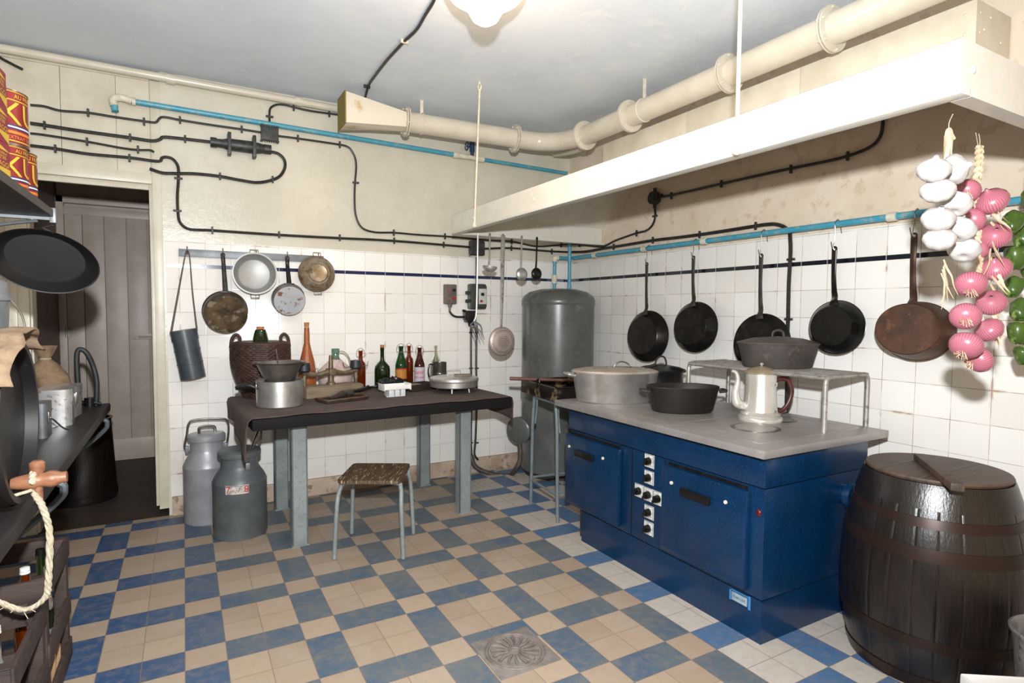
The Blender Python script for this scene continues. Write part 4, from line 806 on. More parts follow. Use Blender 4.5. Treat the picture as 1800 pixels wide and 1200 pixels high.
MB().lathe([(rb+.0012,zl-.028),(rb+.0012,zl+.026)],seg=14,a0=ang0-.42,a1=ang0+.42).obj('sticker',mat('torn_paper_sticker',L(204,192,184),.8,c2=L(150,140,132),ns=40,lo=.5,hi=.6),t)
mb=MB()
for tx,da in (('7',-.32),('8',.33)): mb=MB(); text_cyl(mb,tx,rb+.0022,zl,.042,ang0+da); mb.obj('sticker_digit',redprint,t)
pass
mb=MB(); text_cyl(mb,"'7",rb+.0022,zl-.002,.03,ang0+.05); mb.obj('faded_digits',galv,t)
# ------------------------------------------------------------------ stove
so=Vector((2.14,-2.316,0)); t=thing('electric_stove','big blue enamelled stove with steel top standing under the hood','stove',so)
sv=t
def S(): m=MB(); m.M=Matrix.Translation(-so); return m
S().span((2.14,-2.316,0),(2.87,-1.03,.187)).obj('plinth',stoveb,t)
m=S().span((2.14,-2.316,.192),(2.872,-.905,.672),bev=.004); m.obj('body',stoveb,t)
m=S().span((2.128,-2.326,.678),(2.876,-.895,.815),bev=.006); m.obj('upper_band',stoveb,t)
S().span((2.15,-2.306,.185),(2.86,-1.05,.195)).span((2.15,-2.306,.668),(2.86,-.92,.682)).obj('seam',bakel,t)
for x,y in ((2.2,-.97),(2.8,-.97)): S().cyl((x,y,0),(x,y,.195),.022).obj('leg',rusty,t)
m=S().span((2.07,-2.36,.818),(2.985,-.82,.853),bev=.003); m.obj('cooktop',stovet,t)
# inset plate lines on the top
m=S(); 
for a,b in (((2.17,-2.26),(2.175,-.92)),((2.17,-2.263),(2.90,-2.258)),((2.90,-2.26),(2.905,-.92)),((2.17,-.923),(2.905,-.918)),((2.17,-1.75),(2.90,-1.746))): m.span((*a,.8525),(*b,.8545)) if abs(a[0]-b[0])<.01 or abs(a[1]-b[1])<.01 else None
m.obj('plate_seam',alu,t)
for hx,hy in ((2.45,-2.02),(2.75,-1.90)):
    MB().lathe([(.115,.8535),(.115,.8555),(.098,.8565),(.096,.852)],c=Vector((hx,hy,0))-so,seg=48).obj('hotplate_ring',steel,t)
    MB().lathe([(0,.857),(.094,.857),(.094,.853)],c=Vector((hx,hy,0))-so,seg=48).obj('hotplate',stovet,t)
def odoor(y0,y1,hy0,hy1):
    m=S().span((2.105,y0,.225),(2.14,y1,.652),bev=.012); m.span((2.108,y0-.0,.215),(2.14,y1,.24),bev=.008); o_=m.obj('oven_door',stoveb,t)
    m=S(); m.M=Matrix.Translation(-so); m.span((2.085,hy0,.535),(2.10,hy1,.575),bev=.006); m.span((2.09,hy0+.01,.545),(2.11,hy0+.03,.565)).span((2.09,hy1-.03,.545),(2.11,hy1-.01,.565)); m.obj('handle',bakel,o_)
    for yy in (hy0-.08,hy1+.07): S().cyl((2.106,yy,.575),(2.099,yy,.575),.009,.008).obj('screw_cap',whitep,o_)
    S().span((2.135,y0+.02,.652),(2.142,y1-.02,.664)).obj('hinge_strip',blued,o_)
odoor(-1.405,-.893,-1.195,-1.01); odoor(-2.252,-1.742,-2.065,-1.885)
for yy in (-1.485,-1.735): S().span((2.138,yy-.002,.195),(2.1405,yy+.002,.67)).obj('panel_seam',bakel,t)
plate=mat('white_dial_plate',L(214,214,210),.4,c2=L(180,176,168),ns=60,lo=.5,hi=.62)
for yy,zz in ((-1.62,.635),(-1.62,.547),(-1.625,.363),(-1.625,.277),(-1.62,.455),(-1.547,.456),(-1.693,.455)):
    p=S().span((2.134,yy-.034,zz-.036),(2.140,yy+.034,zz+.036),bev=.001).obj('switch_plate',plate,t)
    m=S(); m.cyl((2.134,yy,zz),(2.112,yy,zz),.021,.018,seg=20); m.box((2.108,yy,zz),(.014,.012,.042),M=Matrix.Rotation(R(35),4,'X'),bev=.003); m.obj('knob',bakel,p)
    m=S(); 
    for a in range(0,360,45): m.box((2.1335,yy+.027*math.cos(R(a)),zz+.027*math.sin(R(a))),(.001,.004,.002))
    for a in (-1,1): m.box((2.1335,yy+a*.0325,zz),(.001,.0015,.068)).box((2.1335,yy,zz+a*.0345),(.001,.064,.0015))
    m.obj('dial_marks',bakel,p)
S().ell((2.138,-2.29,.565),(.007,.012,.015)).obj('pilot_lamp',mat('dark_red_lamp_lens',L(96,14,14),.25),t)
p=S().span((2.136,-2.245,.135),(2.1395,-2.165,.172)).obj('maker_plate',mat('pale_blue_grey_plate',L(150,170,182),.5,c2=L(120,140,152),ns=30),t)
mb=MB(); text_flat(mb,'THIRODE',Matrix.Translation(Vector((2.1352,-2.205,.154))-so)@Matrix(((0,0,-1,0),(-1,0,0,0),(0,1,0,0),(0,0,0,1))),.011,wid=.066); mb.obj('plate_lettering',bakel,p)
m=S().span((2.1385,-2.262,.125),(2.1398,-2.250,.185)).span((2.1385,-2.16,.13),(2.1398,-2.15,.182)).span((2.1385,-2.25,.176),(2.1398,-2.15,.181)).obj('paint_halo',mat('light_blue_old_paint',L(60,124,176),.5),t)
rb_=at(1478,868,Y=-2.35); 
S().cyl((2.70,-2.316,.572),(2.70,-2.345,.572),.045,.05,seg=32).cyl((2.70,-2.345,.572),(2.70,-2.372,.572),.06,.056,seg=32).obj('side_knob',stoveb,t)
ST=.8535
def onS(px,py): p=at(px,py,Z=ST); return p
# oval aluminium kettle
E1=R(-24)
c=Vector((2.40,-1.02,ST)); s=mpp(c); Lr=77*s
t=thing('oval_roasting_pot','large oval aluminium roasting pot with a flat lid at the left end of the stove','pot',c,E1)
ov=.62
MB().lathe([(0,0),(Lr*.87,0),(Lr*.90,.006),(Lr*1.0,.185),(Lr*1.015,.188),(Lr*.985,.188),(Lr*.88,.01),(0,.01)],seg=72,sy=ov).obj('pot_body',alu,t)
ld=MB().lathe([(Lr*1.02,.184),(Lr*1.025,.19),(Lr*1.0,.197),(Lr*.75,.208),(0,.214)],seg=72,sy=ov).obj('lid',mat('dusty_aluminium_lid',L(186,176,166),.5,.45,c2=L(166,150,134),ns=7),t)
MB().tube([(-.015,0,.212),(.0,0,.235),(.035,0,.248),(.075,0,.235),(.09,0,.212)],.005,5).obj('lid_handle',steel,ld); MB().box((.02,0,.215),(.16,.03,.005),bev=.002).obj('handle_plate',steel,ld)
for s_ in (1,-1): MB().tube([(s_*Lr*.97,-.05,.165),(s_*(Lr+.04),-.045,.172),(s_*(Lr+.045),.04,.172),(s_*Lr*.97,.05,.165)],.009,5).obj('side_handle',alu,t)
# black casserole behind
c=at(1162,665,Z=ST); c=Vector((2.80,-1.03,ST)); c.x=2.77; c.y=-1.03; s=mpp(c); 
px_=1162; 
# slide along so that its centre sits on the pixel column
for _ in range(3):
    c.y=-1.10; c.x=at(px_,650,Y=c.y).x if at(px_,650,Y=c.y).x<2.84 else 2.84
if c.x>=2.84: c.y=at(px_,650,X=2.84).y
s=mpp(c); Rk=38*s
t=thing('black_casserole','round black lidded casserole standing behind the oval aluminium pot','pot',c)
zt=c.z and (at(1162,650,X=c.x).z-ST); zt=max(.15,zt)
MB().lathe([(0,0),(Rk*.9,0),(Rk*.95,.01),(Rk,zt*.6),(Rk,zt-.01),(Rk*1.03,zt)],seg=56).obj('pot_body',blued,t)
ld=MB().lathe([(Rk*1.08,zt-.004),(Rk*1.09,zt+.008),(Rk*1.0,zt+.012),(Rk*.85,zt+.02),(Rk*.4,zt+.032),(0,zt+.036)],seg=56).obj('lid',blued,t)
MB().tube([(-.05,.0,zt+.03),(-.045,0,zt+.06),(-.02,0,zt+.085),(.02,0,zt+.085),(.04,0,zt+.06),(.045,0,zt+.03)],.006,5).tube([(-.05,0,zt+.034),(-.16,-.03,zt+.02)],[.014,.01],1,flat=.4).obj('lid_handle',iron,ld)
for s_ in (1,-1): MB().tube([(s_*Rk*.98,-.04,zt-.02),(s_*(Rk+.04),-.035,zt-.012),(s_*(Rk+.04),.035,zt-.012),(s_*Rk*.98,.04,zt-.02)],.008,5).obj('side_handle',blued,t)
# black oval pan
c=onS(1199,722); s=mpp(c); Lr=63*s
t=thing('oval_casserole','open black oval cast iron casserole in the middle of the stove front','casserole',c,R(-27))
MB().lathe([(0,0),(Lr*.80,0),(Lr*.85,.01),(Lr*1.0,.138),(Lr*1.015,.142),(Lr*1.0,.146),(Lr*.975,.14),(Lr*.82,.014),(0,.012)],seg=64,sy=.68).obj('pot_body',mat('dark_iron_oval',L(46,42,40),.42,.4,c2=L(38,35,33),ns=6),t)
MB().tube([(Lr*.97,-.04,.115),(Lr+.035,-.035,.12),(Lr+.04,.03,.12),(Lr*.97,.045,.115)],.008,5).obj('side_handle',iron,t)
MB().tube([(-Lr*.97,-.04,.115),(-Lr-.03,-.035,.12),(-Lr-.03,.03,.12),(-Lr*.97,.045,.115)],.008,5).obj('side_handle',iron,t)
# coffee pot
c=onS(1336,738); s=mpp(c); r0=36*s; hc=84*s
pots=mat('silver_plated_pot',L(206,202,194),.3,.45,c2=L(190,184,172),ns=5)
t=thing('coffee_pot','silver coffee pot with a curved spout and brown wooden handle on a hotplate','coffee pot',c,R(-8))
MB().lathe([(0,0),(r0,0),(r0*1.02,.008),(r0*.98,.02),(r0*.90,.026),(r0*.93,.036),(r0*.84,.044),(r0*.80,.05)],seg=48).obj('foot_ring',pots,t)
def flut(x,y,z,a): k=1-.018*abs(math.sin(a*6)); return x*k,y*k,z
MB().lathe([(r0*.80,.045)]+[(r0*(.79-.08*i/20-.03*math.sin(PI*i/20)),.05+(hc-.05)*i/20) for i in range(21)]+[(0,hc)],seg=96,fn=flut).obj('pot_body',pots,t,angle=60)
ld=MB().lathe([(r0*.76,hc-.004),(r0*.78,hc+.002),(r0*.72,hc+.008),(r0*.50,hc+.022),(r0*.16,hc+.032),(0,hc+.034)],seg=40).obj('lid',mat('warm_silver_lid',L(190,176,150),.35,.5,c2=L(172,154,124),ns=12),t)
MB().lathe([(0,hc+.03),(.004,hc+.034),(.011,hc+.044),(.006,hc+.05),(0,hc+.051)],seg=16).obj('lid_knob',pots,ld)
sp_=Vector((-.90,.42,0))
MB().tube([sp_*r0*.70+Vector((0,0,.07)),sp_*(r0*1.12)+Vector((0,0,.09)),sp_*(r0*1.22)+Vector((0,0,.14)),sp_*(r0*1.12)+Vector((0,0,hc*.8)),sp_*(r0*1.2)+Vector((0,0,hc*.98)),sp_*(r0*1.42)+Vector((0,0,hc*1.03))],[.020,.026,.020,.013,.010,.008],6,seg=14).obj('spout',pots,t)
hd_=Vector((.93,-.36,0)).normalized(); Q=lambda f,z:hd_*r0*f+Vector((0,0,z))
hwd=mat('dark_mahogany_handle',L(84,40,32),.35,c2=L(60,30,26),ns=12)
MB().tube([Q(.66,hc*.82),Q(.95,hc*.87),Q(1.32,hc*.84),Q(1.5,hc*.62),Q(1.4,hc*.4),Q(1.1,hc*.22),Q(.80,hc*.20)],[.012,.012,.013,.013,.012,.012,.011],6,seg=12,flat=.8).obj('handle',hwd,t)
for z in (hc*.78,hc*.24):
    a=R(-84); rr_=r0*(.74 if z>hc*.5 else .79)+.004
    M=Matrix.Translation((rr_*math.cos(a),rr_*math.sin(a),z))@Matrix.Rotation(a+PI/2,4,'Z')@Matrix.Rotation(PI/2,4,'X')
    m=MB(); m.M=M; m.box((0,0,0),(.034,.020,.004),bev=.001); p=m.obj('number_tag',pots,t)
    mb=MB(); text_flat(mb,'30',M@Matrix.Translation((0,0,.0035)),.012); mb.obj('tag_digits',iron,p)
# small burner items behind pot (crumpled grey stand)
c=onS(1345,722); t=thing('wire_trivet','flattened wire trivet lying behind the coffee pot','trivet',c)
mb=MB().ring((0,0,.006),.125,.004,sx=1,sy=.8)
for a in range(0,180,30): mb.tube([(.125*math.cos(R(a)),.10*math.sin(R(a)),.006),(-.125*math.cos(R(a)),-.10*math.sin(R(a)),.006)],.003,1,seg=6)
mb.obj('wire_frame',steel,t)
# rack on the stove
t=thing('stove_rack','aluminium tube rack with slatted shelf standing on the right part of the stove','rack',(2.64,-2.25,ST))
RX,RY,RH=.345,.85,.262
for y in (0,RY):
    P=[(0,y,0),(0,y,RH*.5),(0,y,RH-.035),(.01,y,RH-.01),(.035,y,RH),(RX*.5,y,RH),(RX-.035,y,RH),(RX-.01,y,RH-.01),(RX,y,RH-.035),(RX,y,RH*.5),(RX,y,0)]
    MB().tube(P[:6],.0115,3,seg=12).obj('leg',aluold,t); MB().tube(P[5:],.0115,3,seg=12).obj('leg',aluold,t)
for x in (.0,RX): MB().tube([(x,0,RH-.006 if 0 else RH-.004),(x,RY,RH-.004)],.0105,1,seg=12).obj('side_rail',aluold,t)
mb=MB()
for i in range(8): x=.035+i*(RX-.07)/7; mb.box((x,RY/2,RH+.004),(.02,RY-.02,.006),bev=.001)
mb.obj('slatted_shelf',aluold,t)
zr_=ST+RH+.0075
# cast iron oval pot with lid
c=at(1366,640,Z=zr_); c=Vector((CAM.x+(c.x-CAM.x)*.945,CAM.y+(c.y-CAM.y)*.945,c.z)); s=mpp(c); Lr=68*s
t=thing('lidded_oval_casserole','rough dark cast iron oval pot with lid standing on top of the aluminium rack','casserole',c,R(-36))
oi=mat('rough_grey_cast_iron',L(74,68,64),.65,.2,c2=L(56,51,48),ns=9,c3=L(86,76,70),ns3=18,bump=(80,.3,.003))
MB().lathe([(0,0),(Lr*.80,0),(Lr*.84,.008),(Lr*.985,.125),(0,.127)],seg=64,sy=.66).obj('pot_body',oi,t)
ld=MB().lathe([(Lr*1.0,.124),(Lr*1.02,.13),(Lr*1.0,.136),(Lr*.6,.158),(0,.168)],seg=64,sy=.66).obj('lid',mat('brown_iron_lid',L(88,78,72),.55,.25,c2=L(70,62,58),ns=10,bump=(80,.3)),t)
MB().tube([(-.03,0,.164),(-.025,0,.19),(.0,0,.2),(.025,0,.19),(.03,0,.164)],.006,5).obj('lid_handle',oi,ld)
# ------------------------------------------------------------------ tall trolley frame with roasting pan
t=thing('tube_stand','tall blue-grey tube frame with no seat, standing between the boiler and the stove','stand',(0,0,0))
bg=mat('blue_grey_tube_paint',L(112,122,127),.4,c2=L(98,108,112),ns=14)
ya,yb2=-.29,-.70
A=Vector((2.222,-.291,0)); B=Vector((2.183,-.702,0)); u=(B-A).normalized(); nrm=Vector((-u.y,u.x,0))*1.0
if nrm.x<0: nrm=-nrm
Dp=.36; ztop=.80
def leg(p,inx): 
    top=p+inx*.075; return [p,p+inx*.02+Vector((0,0,.35)),p+inx*.035+Vector((0,0,.62)),top+Vector((0,0,ztop))]
lg={}
for nm,p,inx in (('a',A,-u*-.6),('b',B,u*-.6),('c',A+nrm*Dp,u*.6),('d',B+nrm*Dp,-u*.6)):
    P=leg(p,inx); MB().tube(P,.0125,6,seg=12).obj('leg',bg,t); lg[nm]=P
    q=[P[3]+inx*.05+Vector((0,0,-.002)),P[3]+inx*.03+Vector((0,0,-.05)),P[3]+inx*.02+Vector((0,0,-.2))]
    MB().tube([P[3]+Vector((0,0,0))+nrm*.02,P[3]+Vector((0,0,-.08))+nrm*.02,P[2]+nrm*.02+Vector((0,0,-.02))],.008,3,seg=8).obj('side_brace',bg,t)
hz=.20
for p,q in (('a','b'),('a','c'),('b','d'),('c','d')):
    z=hz if (p,q)!=('a','b') else hz-.02
    f=lambda P:P[0].lerp(P[1],z/.35)
    MB().tube([f(lg[p]),f(lg[q])],.009,1,seg=8).obj('cross_bar',bg,t); MB().tube([lg[p][3],lg[q][3]],.0115,1,seg=10).obj('top_rail',bg,t)
c=(lg['a'][3]+lg['d'][3])/2; c=Vector((c.x,c.y,ztop+.0125)); c.y=-.45; 
t=thing('roasting_pan','burnt black rectangular roasting pan on the tube stand behind the aluminium pot','pan',c,R(-6))
rp_=mat('burnt_roasting_pan',L(44,36,33),.3,.5,c2=L(26,23,22),ns=9,c3=L(150,128,96),ns3=12)
hw,hd2=.20,.27
mb=MB().box((0,0,.004),(2*hw,2*hd2,.005),bev=.002)
for x in (-hw,hw): mb.box((x,0,.048),(.004,2*hd2,.092),bev=.001)
for y in (-hd2,hd2): mb.box((0,y,.048),(2*hw,.004,.092),bev=.001)
for a,b in (((-hw,-hd2),(hw,-hd2)),((hw,-hd2),(hw,hd2)),((hw,hd2),(-hw,hd2)),((-hw,hd2),(-hw,-hd2))): mb.tube([(*a,.094),(*b,.094)],.006,1)
mb.obj('pan_body',rp_,t)
for x in (-1,1): MB().tube([(x*hw,-.05,.06),(x*(hw+.01),-.05,.12),(x*(hw+.01),-.02,.125),(x*(hw+.01),.0,.06)],.006,5).obj('loop_handle',blued,t)
a_=at(898,663,X=c.x-.28); b_=at(1010,673,X=c.x+.1); zz=c.z+.112
a2=at(898,663,Z=zz+.02); a2=Vector((c.x-.36,c.y+.13,zz+.015)); b2=Vector((c.x+.16,c.y-.07,zz-.008))
tag(MB().tube([a2,a2.lerp(b2,.5),b2],[.013,.012,.010],1,seg=12).obj('wooden_stirring_stick',mat('brown_stick',L(104,68,56),.5,c2=L(80,52,44),ns=9)),'brown wooden stick lying across the black roasting pan','stick')
# ------------------------------------------------------------------ big barrel
t=thing('barrel','large dark oak barrel with a plank lid standing right of the stove','barrel',(2.69,-2.70,0)); HB=.775; rT=.247; rB=.322
ribs=26
def prad(z): f=min(1,max(0,z/HB)); r0_=.283+(rT-.283)*f; return r0_+(.328-.265)*math.sin(PI*f)**.9
def stv(x,y,z,a): k=1-.006*(1 if (a*ribs/(2*PI))%1<.07 else 0); return x*k,y*k,z
MB().lathe([(0,.03),(prad(0)-.02,.03),(prad(0)-.02,0)]+[(prad(HB*i/26),HB*i/26) for i in range(27)]+[(rT-.014,HB),(rT-.014,HB-.02)],seg=ribs*14//2*2,fn=stv).obj('staves',barw,t,angle=30)
for z0,z1 in ((.0,.05),(.17,.21),(.50,.55),(.62,.655),(.685,.775)):
    n=6; MB().lathe([(prad(z0)-.002,z0)]+[(prad(z0+(z1-z0)*i/n)+.004,z0+(z1-z0)*i/n) for i in range(n+1)]+[(prad(z1)-.002,z1)],seg=96).obj('hoop',hoopm if z0<.68 else barw,t)
ld=MB(); rr_=rT-.003
for i in range(3):
    pass
ld.lathe([(0,HB+.001),(rr_,HB+.001),(rr_+.004,HB+.010),(rr_,HB+.017),(0,HB+.017)],seg=72); lo=ld.obj('lid',lidw,t)
mb=MB().box((-.02,.10,HB+.0176),(.44,.0025,.001)).box((0,-.06,HB+.0176),(.46,.0025,.001)); mb.obj('lid_seam',bakel,lo)
b1=at(1616,799,Z=HB+.04)-Vector((2.69,-2.70,0)); b2=at(1684,853,Z=HB+.04)-Vector((2.69,-2.70,0)); bd=(b2-b1); MB().box((*((b1+b2)/2).xy,HB+.032),(bd.xy.length,.042,.028),bev=.003,rz=math.atan2(bd.y,bd.x)).obj('lid_batten',lidw,lo)
# ------------------------------------------------------------------ strings of garlic, onions, peppers
def braid(mb,P,r,turns):
    n=60; C=catmull(P,24); N=len(C)
    for k in range(3):
        pts=[]
        for i,p in enumerate(C):
            a=i/N*turns*2*PI+k*2*PI/3; pts.append(p+Vector((math.sin(a)*r,math.sin(2*a)*r*.45,0)))
        mb.tube(pts,r*.62,1,seg=6)
def bulb_garlic(m,M,d):
    def f(x,y,z,a): k=1+.10*abs(math.sin(a*4)); return x*k,y*k,z
    d*=1.2; m.lathe([(0,-.62),(.22,-.60),(.30,-.68),(.66,-.60),(.95,-.28),(1.04,.05),(.98,.36),(.75,.62),(.42,.80),(.20,.95),(.13,1.15)],seg=30,M=M@Matrix.Diagonal((d,d,d,1)),fn=f)
random.seed(11)
def strand(mb,p,d,L_,r=.004): 
    q=[p]; 
    for i in range(4): d=(d+Vector((random.uniform(-.35,.35),random.uniform(-.35,.35),random.uniform(-.5,.1)))).normalized(); q.append(q[-1]+d*L_/4)
    mb.tube(q,[r,r*1.3,r*.9,r*.2],4,seg=6,flat=.35)
gY=-3.02
hk=at(1665,192,Y=gY); top=at(1668,236,Y=gY); s=mpp(top)
t=thing('garlic_braid','braided string of white garlic bulbs hanging from the hood corner','garlic',top)
m=MB(); braid(m,[Vector((0,0,0)),Vector((0,0,-.05)),Vector((-.004,0,-.10)),Vector((-.0,.0,-.32))],.009,8); m.tube([(0,0,.012),(.012,0,.004),(.03,0,-.008)],.005,4).tube([(-.006,0,-.03),(-.01,0,.0),(.0,0,.014),(.012,0,.0),(.010,0,-.03)],.006,5)
for i in range(5): strand(m,Vector((random.uniform(-.01,.02),0,-.36-.01*i)),Vector((random.uniform(-.3,.2),-.3,-1)),.11,.005)
m.obj('braided_stem',straw,t)
kk=top.z; MB().tube([(0,0,.01),(-.002,0,(1.99-kk)*.6),(-.004,-.01,1.99-kk)],.0012,3,seg=5).obj('hanging_string',rope,t)
for i,(px,py,d,rx_,rz2) in enumerate(((1641,300,.031,20,55),(1677,298,.032,80,10),(1648,336,.032,15,60),(1678,360,.032,-10,-20),(1649,386,.031,25,70),(1683,404,.034,5,-10),(1651,421,.030,20,65),(1695,440,.031,-10,-30))):
    p=at(px,py,Y=gY-.03)-top; M=Matrix.Translation(p)@Matrix.Rotation(R(-rz2*.5+(20 if i%2 else 0)),4,'Y')@Matrix.Rotation(R(rx_),4,'X')
    m=MB(); bulb_garlic(m,M,d*1.0); o_=m.obj('garlic_bulb',garl,t,angle=70)
    m=MB(); m.M=M
    for k in range(9): a=k*.7; m.tube([(.005*math.cos(a),.005*math.sin(a),-d*.58),(.009*math.cos(a),.009*math.sin(a),-d*.7)],.0012,1,seg=4)
    m.obj('root_tuft',straw,o_)
oY=-2.98
top=at(1722,258,Y=oY); t=thing('onion_braid','long braided string of pink onions hanging between garlic and peppers','onions',top)
m=MB(); end=at(1722,600,Y=oY)-top
braid(m,[Vector((0,0,0)),Vector((0,0,-.06)),Vector((-.005,0,-.14)),end*.5,end*.9],.010,14)
for i in range(16):
    f=.25+.72*i/16; strand(m,end*f+Vector((0,-.03,0)),Vector((random.uniform(-.5,.9),-.4,random.uniform(-.9,-.2))),.10,.0045)
m.obj('braided_stem',straw,t); MB().tube([(0,0,.0),(.0,0,(1.99-top.z)*.5),(-.01,0,1.99-top.z)],.0012,2,seg=5).tube([(-.01,0,-.0),(-.03,0,.04)],.001,1,seg=5).obj('hanging_string',rope,t)
def bulb_onion(m,M,d):
    m.lathe([(0,-.80),(.25,-.82),(.68,-.68),(.97,-.32),(1.05,0),(.99,.34),(.74,.66),(.40,.84),(.16,1.0),(.08,1.2)],seg=32,M=M@Matrix.Diagonal((d,d,d*.92,1)))
for i,(px,py,d) in enumerate(((1699,336,.030),(1743,354,.037),(1708,387,.031),(1749,414,.034),(1717,440,.026),(1750,472,.035),(1706,500,.034),(1742,532,.033),(1697,556,.033),(1739,580,.033),(1698,607,.036),(1720,632,.033))):
    p=at(px,py,Y=oY-(.03 if i not in (0,2,4) else -.01)); p=p-top; sg=1 if px>1722 else -1
    M=Matrix.Translation(p)@Matrix.Rotation(R(-sg*(55+random.uniform(-15,15))),4,'Y')@Matrix.Rotation(R(random.uniform(-30,30)),4,'X')
    ob=MB(); d*=1.22; bulb_onion(ob,Matrix.Identity(4),d); o_=ob.obj('onion',onion,t,angle=70); o_.matrix_local=M
    m=MB()
    for k in range(14): a=k*.9; m.tube([(.006*math.cos(a),.006*math.sin(a),-d*.72),(.010*math.cos(a)+random.uniform(-.004,.004),.012*math.sin(a),-d*.95),(.016*math.cos(a*1.3),.016*math.sin(a),-d*1.12)],.0009,2,seg=4)
    m.obj('root_tuft',straw,o_)
pY=-2.92
top=at(1806,330,Y=pY); t=thing('pepper_string','string of green peppers hanging at the right edge beside the onions','peppers',top)
e_=at(1810,640,Y=pY)-top; MB().tube([Vector((0,0,1.99-top.z)),Vector((0,0,0)),e_*.5,e_],.004,4).obj('string',straw,t)
for i,(px,py,d,tl) in enumerate(((1780,392,.040,40),(1800,415,.040,25),(1786,453,.042,0),(1782,505,.036,30),(1794,545,.040,35),(1790,585,.040,8),(1800,625,.036,-10),(1812,470,.04,0),(1815,350,.04,10))):
    p=at(px,py,Y=pY-.02)-top
    def f(x,y,z,a): k=1+.10*abs(math.cos(a*2)); return x*k,y*k,z+.06*math.cos(a*4)*(abs(z)>.6)
    m=MB(); m.lathe([(0,-.9),(.3,-1.0),(.6,-.9),(.8,-.5),(.95,.1),(1.0,.55),(.85,.85),(.4,.95),(.12,.86),(0,.86)],seg=36,M=Matrix.Diagonal((d*.82,d*.82,d,1)),fn=f)
    o_=m.obj('green_pepper',green,t,angle=70); o_.matrix_local=Matrix.Translation(p)@Matrix.Rotation(R(tl),4,'Y')
    MB().tube([(0,0,d*.84),(.002,0,d*1.05),(.008,0,d*1.3)],[.006,.004,.005],4).obj('stalk',mat('pale_green_stalk',L(120,140,70),.6) if i==0 else bpy.data.materials['pale_green_stalk'],o_)
# ------------------------------------------------------------------ drain
t=thing('floor_drain','round ornate cast drain grate set in the tiled floor','drain',(1.196,-1.856,0),R(0)); gc=mat('worn_grey_cast_grate',L(132,120,112),.6,.2,c2=L(104,94,88),ns=20,bump=(60,.3))
MB().box((0,0,.001),(.28,.28,.004),bev=.001).obj('grate_frame',mat('grey_cement_frame',L(128,120,114),.8,c2=L(110,102,96),ns=20),t)
mb=MB().ring((0,0,.004),.125,.004,seg=48).ring((0,0,.004),.112,.003,seg=48).ring((0,0,.005),.022,.004,seg=20)
for k in range(16):
    a=k*PI/8; mb.tube([(.03*math.cos(a),.03*math.sin(a),.006),(.065*math.cos(a-.07),.065*math.sin(a-.07),.007),(.10*math.cos(a),.10*math.sin(a),.006)],[.004,.006,.008],3,seg=6)
    mb.ell((.095*math.cos(a+PI/16),.095*math.sin(a+PI/16),.004),(.007,.007,.004),seg=8,rings=5)
mb.lathe([(0,.002),(.11,.002),(.11,.004)],seg=40); mb.obj('grate',gc,t)
# ------------------------------------------------------------------ left bench, shelf and their things
BZ=.80; BX=-.405
t=thing('workbench','long dark plank bench along the left wall, running toward the doorway','bench',(-.65,-1.4,0))
ob=Vector((-.65,-1.4,0))
def Bb(): m=MB(); m.M=Matrix.Translation(-ob); return m
Bb().span((-.895,-3.4,BZ-.05),(BX,.66,BZ),bev=.008).obj('plank_top',benchw,t)
metalb=mat('blue_grey_bracket',L(120,130,136),.35,.4,c2=L(90,98,104),ns=14)
for y in (.45,-1.05,-2.5):
    Bb().tube([(-.88,y,BZ-.06),(-.5,y,BZ-.065),(-.42,y,BZ-.075),(-.405,y,BZ-.10),(-.43,y,BZ-.15),(-.6,y,BZ-.30),(-.88,y,BZ-.50)],.014,5,flat=1.8,up=(0,0,1)).obj('bracket',metalb,t)
SZ_=1.76
t=thing('wall_shelf','dark wooden shelf high on the left wall carrying the red tins','shelf',(-.65,-1.7,SZ_))
os_=Vector((-.65,-1.7,SZ_))
def Sh(): m=MB(); m.M=Matrix.Translation(-os_); return m
Sh().span((-.895,-2.9,SZ_),(BX,-1.045,SZ_+.03),bev=.003).obj('board',mat('dark_shelf_board',L(44,38,36),.5,c2=L(58,50,46),ns=8,stretch=(9,1,9)),t)
for y in (-1.07,-2.3):
    m=Sh().span((-.895,y-.012,SZ_-.012),(BX+.005,y+.012,SZ_-.001)).span((BX-.012,y-.014,SZ_-.022),(BX+.008,y+.014,SZ_+.035),bev=.003); m.tube([(BX-.05,y,SZ_-.016),(-.6,y,SZ_-.05),(-.89,y,SZ_-.16)],.007,4,flat=1.6)
    m.cyl((-.47,y,SZ_-.022),(-.47,y,SZ_-.008),.008).obj('bracket',galv,t)
# tins and boxes
def tin(label,c,r,h,txt,a0,sc_=1,group=None):
    t=thing('food_tin',label,'tin',c,group=group); zz=lambda f:f*h
    MB().lathe([(0,0),(r,0),(r,h),(0,h)],seg=48).obj('tin_body',tinred,t)
    for f0,f1,mm in ((0.0,.02,steel),(.98,1.0,steel)): MB().lathe([(r+.0008,zz(f0)),(r+.002,zz(f0)),(r+.002,zz(f1)),(r+.0008,zz(f1))],seg=48).obj('tin_rim',mm,t)
    def band(f0,f1,mm,nm='printed_band',e=.0007): MB().lathe([(r+e,zz(f0)),(r+e,zz(f1))],seg=48).obj(nm,mm,t)
    band(.80,.82,yellow); band(.31,.335,white); band(.335,.36,navyp); band(.285,.31,navyp); band(.20,.25,orange); band(.06,.08,yellow); band(.955,.97,yellow)
    for tx,f,hh,mm,da in ((txt,.575,.40,yellow,0),('AU FRANCAIS' if txt=='KUB' else 'VIANDE',.885,.075,yellow,0),('EXTRAIT DE BOUILLON',.135,.06,orange,0)):
        m=MB(); text_cyl(m,tx,r+.0015,zz(f),hh*h,a0+da); m.obj('printed_lettering',mm,t)
    return t
tz0=SZ_+.0305
